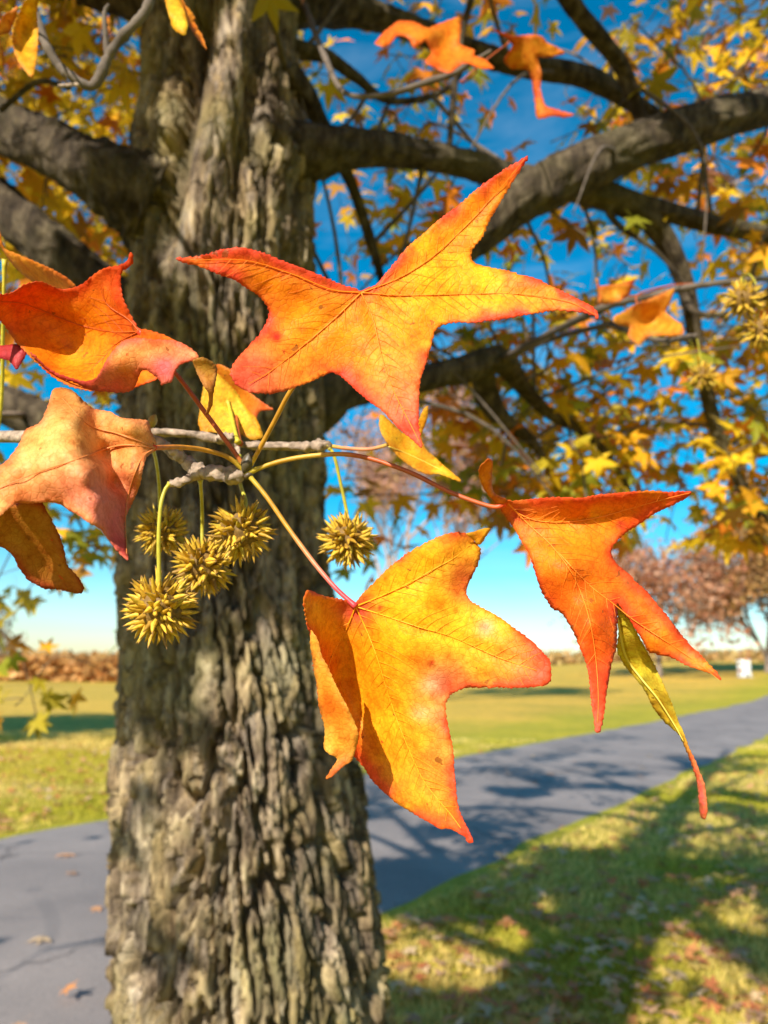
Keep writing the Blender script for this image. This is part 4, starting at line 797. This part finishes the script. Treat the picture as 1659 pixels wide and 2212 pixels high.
# twigs of the sprig
def rough_twig(ctrl, seed, name='twig', rings=9):
    c = np.array(ctrl, float); q = catmull(c, rings); pts = P(q[:, 0], q[:, 1], q[:, 2]); rad = q[:, 3] * (1 + .5 * (vnoise(np.arange(len(q)) * .47, np.zeros(len(q)) + seed, seed) - .4) + .05 * RNG.normal(size=len(q)))
    V, Fq = tube(pts, rad, 14, True, .30, seed); return mesh_obj(name, V, Fq, M_TWIG, SPRIG)
Lj = P(60, 896, 1.74)           # joins the low left limb of the tree
uL, vL, zL = proj(Lj)
rough_twig([(float(uL), float(vL), float(zL), .006), (-260, 900, 1.1, .005), (-240, 930, .62, .0042), (0, 945, .44, .0036), (180, 945, .37, .0030), (300, 945, .350, .0027), (360, 965, .344, .0026), (405, 1000, .340, .0026), (435, 1020, .337, .0030), (470, 1022, .335, .0027), (505, 1028, .333, .0030), (528, 1024, .332, .0026)], 31)
rough_twig([(435, 1020, .337, .0024), (412, 1032, .337, .0018), (390, 1042, .338, .0019), (368, 1044, .339, .0016)], 32)
rough_twig([(200, 946, .368, .0026), (280, 934, .385, .0024), (340, 933, .392, .0022), (410, 938, .392, .0021), (475, 950, .389, .0023), (520, 960, .388, .0022), (570, 963, .390, .0021), (630, 964, .393, .0021), (670, 964, .395, .0025), (706, 960, .396, .0021), (712, 953, .396, .0008)], 33)
rough_twig([(405, 1000, .340, .0018), (385, 985, .338, .0022), (372, 972, .336, .0017), (360, 960, .334, .0010)], 34)
rough_twig([(470, 950, .389, .002), (486, 946, .386, .0030), (500, 944, .385, .0022), (505, 938, .384, .0008)], 35)
def bud(u, v, z, du, dv, L, wd_, col):
    t = np.linspace(0, 1, 9); pts = P(u + du * t, v + dv * t, z + 0 * t); rad = wd_ * np.sin(np.clip(t * .93 + .06, 0, 1) * math.pi) ** .8 + .0002
    V, Fq = tube(pts, rad, 10, True, .1, 4); mesh_obj('bud', V, Fq, M_STEM, SPRIG, np.array([col]) * np.ones((len(V), 1)))
bud(322, 925, .350, 14, -30, 0, .0020, (.36, .26, .07)); bud(398, 982, .340, -28, -10, 0, .0018, (.50, .33, .06)); bud(526, 1022, .331, 18, -46, 0, .0027, (.07, .055, .03)); bud(532, 1020, .332, 10, 14, 0, .0022, (.10, .07, .04))

# seed balls
def spike_mesh(seed):
    r = np.random.default_rng(seed); t = np.array([0, .25, .5, .75, .92, 1]); bend = r.uniform(-.7, .7, 2)
    pts = np.stack([bend[0] * t ** 2 * .5, bend[1] * t ** 2 * .5, t], -1); rad = np.array([.27, .215, .155, .095, .045, .008])
    V, Fq = tube(pts, rad, 7, True); me = bpy.data.meshes.new('spike'); me.from_pydata(V.tolist(), [], Fq); me.materials.append(M_SPIKE)
    me.polygons.foreach_set('use_smooth', [True] * len(me.polygons)); return me
SPM = [spike_mesh(k) for k in range(5)]
def icosph(r, seed):
    n = 26; V = []; Fq = []
    for i in range(n + 1):
        a = math.pi * i / n
        for k in range(2 * n):
            b = math.pi * k / n; V.append((math.sin(a) * math.cos(b), math.sin(a) * math.sin(b), math.cos(a)))
    for i in range(n):
        for k in range(2 * n): k2 = (k + 1) % (2 * n); Fq.append((i * 2 * n + k, i * 2 * n + k2, (i + 1) * 2 * n + k2, (i + 1) * 2 * n + k))
    V = np.array(V); nz = vnoise(V[:, 0] * 6 + 20, V[:, 1] * 6 + V[:, 2] * 5 + 20, seed); return V * (r * (.93 + .16 * nz))[:, None], Fq
M_CORE = simple_mat('seed_ball_core', (.17, .095, .02), .6, .3, (500., .4, .001))
def seed_ball(parent, u, v, z, diam_px, stalk, seed, label=None, nsp=165):
    c = P(u, v, z); R = diam_px / 2 / F * z; core = R * .62
    V, Fq = icosph(core, seed); o = mesh_obj('seed_ball', V, Fq, M_CORE); o.location = Vector(c); set_parent(o, parent)
    if label: o['label'] = label
    r = np.random.default_rng(seed); ga = math.pi * (3 - math.sqrt(5)); rot = Matrix.Rotation(r.uniform(0, 6), 3, 'X') @ Matrix.Rotation(r.uniform(0, 6), 3, 'Z')
    pinv = Matrix.Translation(-Vector(c))
    for i in range(nsp):
        y = 1 - 2 * (i + .5) / nsp; rad = math.sqrt(1 - y * y); d = rot @ Vector((math.cos(ga * i) * rad, y, math.sin(ga * i) * rad)); d += Vector(r.normal(0, .12, 3)); d.normalize()
        q = d.to_track_quat('Z', 'Y').to_matrix() @ Matrix.Rotation(r.uniform(0, 6.28), 3, 'Z') @ Matrix.Rotation(r.normal(0, .32), 3, 'X')
        L = R * r.uniform(.42, .66); wd_ = R * r.uniform(.30, .42)
        s = bpy.data.objects.new('spike', SPM[i % 5]); COL.objects.link(s)
        m = q.to_4x4() @ Matrix.Diagonal((wd_, wd_, L, 1)); m.translation = Vector(c) + d * core * .86
        s.matrix_basis = m; s.parent = o; s.matrix_parent_inverse = pinv
    st = np.array(stalk + [(u + (stalk[-1][0] - u) * .25, v - diam_px * .28, z - .002)], float); q = catmull(st, 9); pts = P(q[:, 0], q[:, 1], q[:, 2])
    Vs, Fs = tube(pts, np.interp(np.linspace(0, 1, len(pts)), [0, .08, 1], [.0015, .00085, .00095]), 9, True, .06, seed)
    cc = np.array([(.42, .37, .035)]) * np.ones((len(Vs), 1)); s = mesh_obj('stalk', Vs, Fs, M_STEM, None, cc); s.parent = o; s.matrix_parent_inverse = pinv
    return o
seed_ball(SPRIG, 347, 1315, .338, 158, [(368, 1044, .339), (356, 1060, .338), (347, 1095, .336), (343, 1160, .335), (344, 1240, .335)], 51, 'spiky olive seed ball hanging lowest of the cluster')
seed_ball(SPRIG, 522, 1147, .352, 140, [(516, 985, .372), (512, 1015, .365), (520, 1050, .358), (531, 1085, .352)], 52, 'bright spiky seed ball below the end of the twig')
seed_ball(SPRIG, 440, 1222, .366, 138, [(432, 1032, .340), (436, 1080, .355), (437, 1130, .364), (437, 1165, .364)], 53, 'shaded brown seed ball between two brighter ones')
seed_ball(SPRIG, 350, 1148, .405, 112, [(330, 968, .352), (338, 1000, .375), (344, 1050, .395), (345, 1095, .403)], 54, 'soft focus seed ball half hidden behind a stalk')
seed_ball(SPRIG, 751, 1166, .400, 122, [(712, 968, .396), (722, 985, .396), (735, 1040, .398), (748, 1100, .400)], 55, 'seed ball hanging alone against the sky right of the trunk')
# connecting spur for the second stalk
rough_twig([(510, 958, .388, .0016), (514, 970, .380, .0012), (516, 985, .372, .0011)], 37)

# ------------------------------------------------------------------ nearer leaves and balls of the big tree
r2 = lambda p: reg(p, 1250, 0, .7535)
r1 = lambda p: reg(p, 0, 0, .7535)
r3 = lambda p: reg(p, 1500, 800, .6028)
def mid_leaf(out, zs, col, seed, pet, label=None):
    u0 = np.array(out); c = u0.mean(0); zf = tps([(*p, z) for p, z in zs])
    return make_leaf(TREE, label, [patch(out, zf, col, (), 1.2, seed, 4.0, 12.0, .004)], (), pet, None)
K = r2([(-45,190),(0,140),(60,85),(130,90),(190,125),(250,95),(330,65),(338,110),(325,190),(402,215),(380,240),(440,255),(482,300),(420,300),(380,280),(350,270),(280,320),(230,300),(170,270),(210,230),(180,170),(130,215),(110,170),(60,150),(30,190),(0,210)])
mid_leaf(K, list(zip(r2([(-40,190),(60,100),(190,150),(330,80),(280,310),(470,295),(250,200)]), [.88,.92,.9,.94,.90,.86,.93])), colfun((.78,.20,.010),(.74,.12,.01),(.76,.12,.02),(.82,.34,.02),10), 61, [(*r2([(340,360)])[0], .98, PETR), (*r2([(400,300)])[0], .95, PETR), (*r2([(300,240)])[0], .925, PETR)], 'orange leaf against the sky below the top limb')
Ll = r2([(462,125),(500,135),(560,155),(640,145),(690,155),(700,180),(760,210),(792,232),(700,250),(662,242),(682,320),(672,380),(700,460),(832,494),(780,513),(740,500),(660,515),(655,450),(640,370),(622,300),(545,300),(512,260),(560,200),(540,170)])
mid_leaf(Ll, list(zip(r2([(470,128),(600,160),(790,232),(560,270),(650,400),(830,495),(660,510)]), [.95,.98,.95,1.0,1.0,.95,.98])), colfun((.66,.20,.012),(.5,.14,.01),(.70,.10,.03),(.74,.33,.02),10), 62, [(*r2([(330,355)])[0], 1.0, PETR), (*r2([(440,260)])[0], 1.0, PETR), (*r2([(545,180)])[0], .98, PETR)], 'ragged orange leaf with a hanging lobe against the sky')
Mm = r3([(1158,222),(1080,258),(980,300),(930,320),(900,345),(815,388),(840,428),(920,440),(890,480),(960,540),(1020,480),(1090,487),(1208,480),(1190,420),(1100,360),(1140,290)])
mid_leaf(Mm, list(zip(r3([(1155,225),(980,300),(815,390),(960,535),(1205,478),(1030,400)]), [.98,1.0,.97,.98,.96,1.03])), colfun((.76,.33,.02),(.6,.22,.02),(.76,.22,.05),(.8,.42,.04),9), 63, [(*r3([(1250,205)])[0], 1.06, PETR), (*r3([(1130,215)])[0], 1.05, PETR), (*r3([(950,270)])[0], 1.04, PETR), (*r3([(1000,380)])[0], 1.025, PETR)], 'golden orange leaf beside the long hanging branch')
M2 = r3([(728,168),(745,180),(740,225),(780,215),(860,200),(942,180),(905,268),(865,300),(790,320),(735,312),(745,260)])
mid_leaf(M2, list(zip(r3([(728,168),(940,180),(735,310),(860,300),(830,250)]), [1.0,.98,1.0,1.02,1.03])), colfun((.78,.33,.02),(.7,.22,.02),(.72,.12,.05),(.8,.42,.04),9), 64, [(*r3([(1130,215)])[0], 1.05, PETR), (*r3([(960,270)])[0], 1.045, PETR), (*r3([(845,262)])[0], 1.03, PETR)], 'small golden leaf near the tip of the big orange leaf')
I1 = r1([(140,-40),(100,20),(62,100),(50,160),(60,225),(90,285),(142,345),(160,250),(168,150),(158,60),(170,-30)])
mid_leaf(I1, list(zip(r1([(140,-30),(55,160),(142,340),(165,150),(110,150)]), [.56,.55,.54,.56,.575])), cY, 65, [(*r1([(160,150)])[0], .62, PETY), (*r1([(150,60)])[0], .60, PETY), (*r1([(140,-10)])[0], .563, PETY)], 'yellow leaf hanging beside the crooked dark twig')
I2 = r1([(-60,120),(0,95),(20,60),(50,50),(80,20),(60,90),(45,140),(0,150),(-40,160)])
mid_leaf(I2, list(zip(r1([(-60,130),(20,70),(80,25),(0,145)]), [.57,.56,.555,.57])), colfun((.80,.45,.05),(.7,.3,.03),(.7,.2,.03),(.84,.55,.12),8), 66, [(*r1([(150,60)])[0], .60, PETY), (*r1([(110,30)])[0], .58, PETY), (*r1([(60,45)])[0], .562, PETY)])
J1 = r1([(700,-60),(712,0),(722,50),(750,130),(802,160),(812,110),(800,60),(780,0),(760,-60)])
J2 = r1([(770,-60),(800,20),(850,85),(838,90),(870,150),(898,224),(855,172),(812,105),(790,50),(760,-20)])
mid_leaf(J1, list(zip(r1([(700,-60),(750,130),(802,158),(780,0)]), [.56,.54,.535,.56])), cY, 67, [(*r1([(660,-60)])[0], .60, PETY), (*r1([(700,-70)])[0], .58, PETY), (*r1([(735,-40)])[0], .562, PETY)], 'yellow leaf with a wavy edge hanging before the trunk')
mid_leaf(J2, list(zip(r1([(770,-60),(850,85),(895,222),(812,105)]), [.57,.56,.55,.58])), colfun((.78,.32,.02),(.7,.22,.02),(.7,.2,.02),(.8,.4,.03),8), 68, [(*r1([(660,-60)])[0], .60, PETY), (*r1([(720,-80)])[0], .59, PETY), (*r1([(780,-40)])[0], .572, PETY)])
def tree_twig(ctrl, seed, mat=M_TWIGD):
    c = np.array(ctrl, float); q = catmull(c, 8); pts = P(q[:, 0], q[:, 1], q[:, 2]); V, Fq = tube(pts, q[:, 3] / F * q[:, 2] * (1 + .1 * RNG.normal(size=len(q))), 9, True, .15, seed); mesh_obj('twig', V, Fq, mat, TREE)
tree_twig([(-300, -560, 2.05, 8), (-60, -260, 1.1, 9), (40, -60, .72, 10), (75, 30, .64, 11), (95, 85, .62, 10), (125, 140, .62, 10), (155, 165, .62, 9), (195, 186, .62, 10), (215, 165, .62, 11), (232, 125, .62, 11), (262, 82, .62, 11), (310, 30, .62, 11), (335, -30, .62, 8)], 71)
tree_twig([(232, 125, .62, 7), (228, 80, .62, 6), (226, 30, .62, 5), (235, 10, .62, 4)], 72)
tree_twig([(128, 186, .63, 3.5), (160, 183, .62, 4), (196, 184, .62, 5)], 73, M_TWIG)
tree_twig([(1720, 600, 1.1, 5), (1600, 606, 1.0, 6), (1490, 620, 1.05, 7), (1400, 640, 1.1, 9), (1330, 655, 1.15, 10), (1250, 690, 1.3, 9), (1150, 740, 1.8, 8), (1080, 778, 2.2, 8)], 74)
tree_twig([(1320, 700, 1.6, 6), (1420, 735, 1.2, 6), (1495, 726, 1.06, 6), (1502, 724, 1.05, 4)], 75); tree_twig([(1320, 700, 1.6, 6), (1200, 730, 1.9, 6), (1085, 778, 2.2, 6)], 76)
tree_twig([(655, 5, 1.85, 8), (700, 120, 1.3, 7), (745, 200, 1.05, 6), (830, 205, 1.0, 6), (900, 185, .99, 7), (975, 160, .98, 7), (1010, 140, .98, 6), (1060, 110, .98, 4)], 77)
seed_ball(TREE, 1606, 648, .86, 92, [(1602, 604, 1.0), (1602, 600, .90), (1604, 618, .86)], 81, 'spiky seed ball at the end of a side twig', 80)
seed_ball(TREE, 1640, 714, .86, 84, [(1604, 604, 1.0), (1616, 592, .90), (1632, 612, .87), (1637, 660, .86)], 82, 'spiky seed ball hanging by a bent stalk from a side twig', 80)
seed_ball(TREE, 1518, 812, 1.05, 66, [(1496, 726, 1.06), (1504, 728, 1.05), (1511, 760, 1.05)], 83, 'spiky seed ball hanging before the long dark branch', 80)

# ------------------------------------------------------------------ other trees
def grow(bag, p, d, L, r, depth, rg, tips, spread=.5, up=.15, nb=(2, 4)):
    n = 4; pts = [p]; q = p.copy(); dd = d.copy()
    for i in range(n):
        dd = dd + rg.normal(0, .10, 3) + np.array([0, 0, up * .25]); dd /= np.linalg.norm(dd); q = q + dd * L / n; pts.append(q.copy())
    V, Fq = tube(np.array(pts), np.linspace(r, r * .62, n + 1), 6 if depth > 1 else 4, False); bag.add(V, Fq)
    tips += [(x, dd.copy()) for x in pts[2:]] if depth <= 2 else []
    if depth == 0: return
    for k in range(rg.integers(*nb) + 1):
        j = rg.integers(2, n + 1); nd = dd + rg.normal(0, spread, 3) + np.array([0, 0, up]); nd /= np.linalg.norm(nd)
        grow(bag, pts[j], nd, L * rg.uniform(.6, .85), r * .58, depth - 1, rg, tips, spread, up, nb)
def tri_leaves(pts, n, size, cols, rg, sig):
    P0 = np.array([t[0] for t in pts]); c = P0[rg.integers(0, len(P0), n)] + rg.normal(0, sig, (n, 3)); a = rg.normal(size=(n, 3)); a /= np.linalg.norm(a, axis=1)[:, None]
    b = np.cross(a, rg.normal(size=(n, 3))); b /= np.linalg.norm(b, axis=1)[:, None]; s = (size * rg.uniform(.6, 1.3, n))[:, None]
    V = np.stack([c - a * s, c + b * s * .6, c + a * s, c - b * s * .6], 1).reshape(-1, 3); Fq = np.arange(4 * n).reshape(-1, 4)
    cc = np.array(cols)[rg.integers(0, len(cols), n)] * rg.uniform(.75, 1.2, (n, 1)); return V, Fq, np.repeat(cc, 4, 0)
def far_tree(name, label, loc, height, seed, nleaf, lsize, cols, spread=.5, up=.15, trunk_h=.28, r=None, sig=.25, depth=4, cat='tree', nb=(2, 4)):
    rg = np.random.default_rng(seed); z0 = float(terr(np.array(loc[0]), np.array(loc[1]))); o = empty(name, (loc[0], loc[1], z0), label, cat); b = Bag(); tips = []
    r = r or height * .02; base = np.array([loc[0], loc[1], z0 - .1]); top_ = base + np.array([0, 0, height * trunk_h])
    V, Fq = tube(np.array([base, base + (top_ - base) * .15, (base + top_) / 2, top_]), [r * 1.5, r * 1.1, r, r * .85], 10); 
    tb = Bag(); tb.add(V, Fq); tb.build('trunk', M_FARWOOD, o)
    for k in range(5 if depth > 2 else 7):
        an = k * 1.35 + rg.uniform(0, .5); d = np.array([math.cos(an) * spread, math.sin(an) * spread, .9]); d /= np.linalg.norm(d)
        grow(b, top_ - np.array([0, 0, rg.uniform(0, .3) * height * trunk_h]), d, height * .26, r * .6, depth, rg, tips, spread, up, nb)
    b.build('branches', M_PINKWOOD if name == 'bare_tree' else M_FARWOOD, o)
    if nleaf:
        V, Fq, c = tri_leaves(tips, nleaf, lsize, cols, rg, sig); mesh_obj('crown', V, Fq, M_LEAFS, o, c, False)['kind'] = 'stuff'
    return o
gp = ground_at(905, 1472, .8); print('bare tree', gp)
far_tree('bare_tree', 'tall thin bare tree with sparse pinkish leaves across the field', (1.0, 36), 19.0, 11, 15000, .11, [(.58, .32, .25), (.52, .30, .22), (.55, .34, .14)], .46, .22, .14, .22, .42, 5, 'tree', (1, 3))
far_tree('oak_tree', 'russet brown leaved tree beyond the path', (25.5, 72), 19.0, 12, 5200, .28, [(.50, .22, .11), (.56, .29, .16), (.42, .17, .09), (.58, .34, .22)], .62, .08, .14, .26, .55)
far_tree('willow_tree', 'pale orange tan drooping tree beside the white cabinet', (37.5, 76), 19.0, 13, 12000, .26, [(.50, .26, .10), (.46, .27, .09), (.40, .25, .08), (.52, .30, .14)], .45, .10, .10, .30, .6)
far_tree('maple_tree', 'small brown tree at the field edge near the left woods', (-42, 82), 9.5, 14, 1800, .22, [(.30, .14, .07), (.36, .18, .08)], .6, .1, .2, .2, .4)
far_tree('ash_tree', 'broad autumn tree out on the left lawn shading the grass', (-11.9, 12.7), 8.5, 15, 9000, .16, [(.5, .3, .03), (.4, .25, .03)], .6, .1, .25, .2, .35)
# woods at the end of the field: one far mass
def woods(name, x0, x1, y0, hmin, hmax, n, cols, seed):
    rg = np.random.default_rng(seed); x = rg.uniform(x0, x1, n); y = y0 + rg.uniform(0, 14, n) + (fbm(x * .03 + 9, x * 0 + 3, seed) - .5) * 20
    hh = hmin + (hmax - hmin) * fbm(x * .11 + 70, x * 0 + y0 * .1, seed + 1, 4); z = terr(x, y) + hh * rg.uniform(0, 1, n) ** .8
    pts = list(zip(np.stack([x, y, z], -1), [0] * n)); V, Fq, c = tri_leaves(pts, n, .75, cols, rg, .3)
    o = mesh_obj(name, V, Fq, M_LEAFS, None, c, False); o['kind'] = 'stuff'; o['label'] = 'low russet woods along the far edge of the field'; o['category'] = 'woods'; return o
woods('distant_woods', -150, -14, 122, 1.4, 5.6, 16000, [(.68, .38, .13), (.60, .32, .12), (.70, .44, .17), (.56, .33, .11)], 31)
o = woods('distant_hedge', 10, 130, 122, .6, 2.6, 6000, [(.56, .34, .13), (.60, .40, .14), (.48, .34, .12)], 32); o['label'] = 'low tan hedge beyond the path on the right'; o['category'] = 'hedge'

# white cabinet on the grass by the willow
def cabinet():
    x, y = 32.4, 70.0; z = float(terr(np.array(x), np.array(y))); o = empty('utility_cabinet', (x, y, z), 'small white utility cabinet standing on the grass by the pale tree', 'cabinet')
    mw = simple_mat('white_paint', (.8, .8, .78), .5, .4); mg = simple_mat('concrete', (.4, .39, .37), .9, .1)
    def rbox(nm, cx, cy, cz, w, d, h, m, rb):
        n = 6; ring = []
        for qx, qy, a0 in ((1, 1, 0), (-1, 1, 90), (-1, -1, 180), (1, -1, 270)):
            for i in range(n): a = math.radians(a0 + 90 * i / (n - 1)); ring.append((qx * (w / 2 - rb) + math.cos(a) * rb, qy * (d / 2 - rb) + math.sin(a) * rb))
        V = []; lv = [(0, 1), (h - rb, 1), (h - rb * .4, .96), (h, .85)]
        for hh, s in lv: V += [(cx + a * s, cy + b * s, cz + hh) for a, b in ring]
        m_ = len(ring); Fq = [(j * m_ + k, j * m_ + (k + 1) % m_, (j + 1) * m_ + (k + 1) % m_, (j + 1) * m_ + k) for j in range(len(lv) - 1) for k in range(m_)] + [tuple(range(m_ * 3, m_ * 4)), tuple(range(m_ - 1, -1, -1))]
        return mesh_obj(nm, V, Fq, m, o, None, False)
    rbox('plinth', x, y, z - .05, 1.15, .9, .13, mg, .04); rbox('body', x, y, z + .07, .95, .75, 1.35, mw, .12); rbox('lid', x, y, z + 1.41, 1.0, .80, .12, mw, .05)
    rbox('door', x, y - .385, z + .17, .8, .03, 1.0, mw, .012)
cabinet()

# ------------------------------------------------------------------ grass blades and fallen leaves near the tree
def blades():
    n = 150000; rg = np.random.default_rng(77); y = 3.0 + 15 * rg.random(n) ** 1.6; x = rg.uniform(-.62, .62, n) * (y + .3)
    k = ~on_road(x, y); x, y = x[k], y[k]; n = len(x); z = terr(x, y); h = rg.uniform(.025, .06, n); a = rg.uniform(0, 6.28, n); w = rg.uniform(.003, .006, n) * (1 + y * .12)
    lean = rg.normal(0, .022, (n, 2)); V = np.empty((n, 3, 3)); V[:, 0] = np.stack([x - np.cos(a) * w, y - np.sin(a) * w, z - .004], -1); V[:, 1] = np.stack([x + np.cos(a) * w, y + np.sin(a) * w, z - .004], -1); V[:, 2] = np.stack([x + lean[:, 0], y + lean[:, 1], z + h], -1)
    m = sstep(.25, .6, fbm(x * .8 + 20, y * .8 + 20, 7))[:, None]; c = np.array([.48, .42, .04]) * (1 - m) + np.array([.72, .55, .16]) * m; c = c * rg.uniform(.7, 1.3, (n, 1))
    o = mesh_obj('grass', V.reshape(-1, 3), np.arange(3 * n).reshape(-1, 3), M_LEAFS, None, np.repeat(c, 3, 0), False); o['kind'] = 'stuff'; o['label'] = 'short green and straw coloured lawn grass beside the path'; o['category'] = 'grass'
blades()
rg = np.random.default_rng(91); lit = Bag(); LC = [(.62, .27, .10), (.68, .36, .18), (.58, .20, .08), (.66, .46, .12), (.55, .33, .20), (.72, .52, .32)]
fall = []
for i in range(3600):
    y = 3.2 + 12 * rg.random() ** 1.5; x = rg.uniform(-.6, .62) * y
    if bool(on_road(np.array(x), np.array(y))) and rg.random() < .97: continue
    fall.append((x, y))
sc_ = sorted(range(len(fall)), key=lambda i: fall[i][1] + (50 if not (830 < proj(np.array([*fall[i], 0.]))[0] < W and proj(np.array([*fall[i], 0.]))[1] < H) else 0)); big = set(sc_[:90])
for i, (x, y) in enumerate(fall):
    k = int(rg.integers(0, 8)); a = rg.uniform(0, 6.28); s = rg.uniform(.09, .14) * 1.3; t = rg.normal(0, .25, 2); ck = int(rg.integers(0, 6)); c = np.array(LC[ck]) * rg.uniform(.8, 1.15)
    m = Matrix.Rotation(a, 3, 'Z') @ Matrix.Rotation(t[0], 3, 'X') @ Matrix.Rotation(t[1], 3, 'Y'); zz = (.042 if not on_road(np.array(x), np.array(y)) else .075)
    if i in big:
        o = bpy.data.objects.new('fallen_leaf', PMESH[k]); COL.objects.link(o); m4 = (m * s).to_4x4(); m4.translation = Vector((x, y, zz)); o.matrix_basis = m4; o.color = (*c, 1)
        o['label'] = ('rust orange', 'peach coloured', 'brick red', 'golden tan', 'dull brown', 'pale cream')[ck] + ' fallen star leaf lying on the lawn by the path'; o['category'] = 'fallen leaf'; o['group'] = 'fallen leaves on the lawn'
    else:
        V, Fq = PROTO[k]; lit.add(V @ np.array(m * s).T + np.array([x, y, zz]), Fq, c)
o = lit.build('leaf_litter', M_LEAFS, None, False); o['kind'] = 'stuff'; o['label'] = 'scattered dry leaf litter over the lawn'; o['category'] = 'leaf litter'
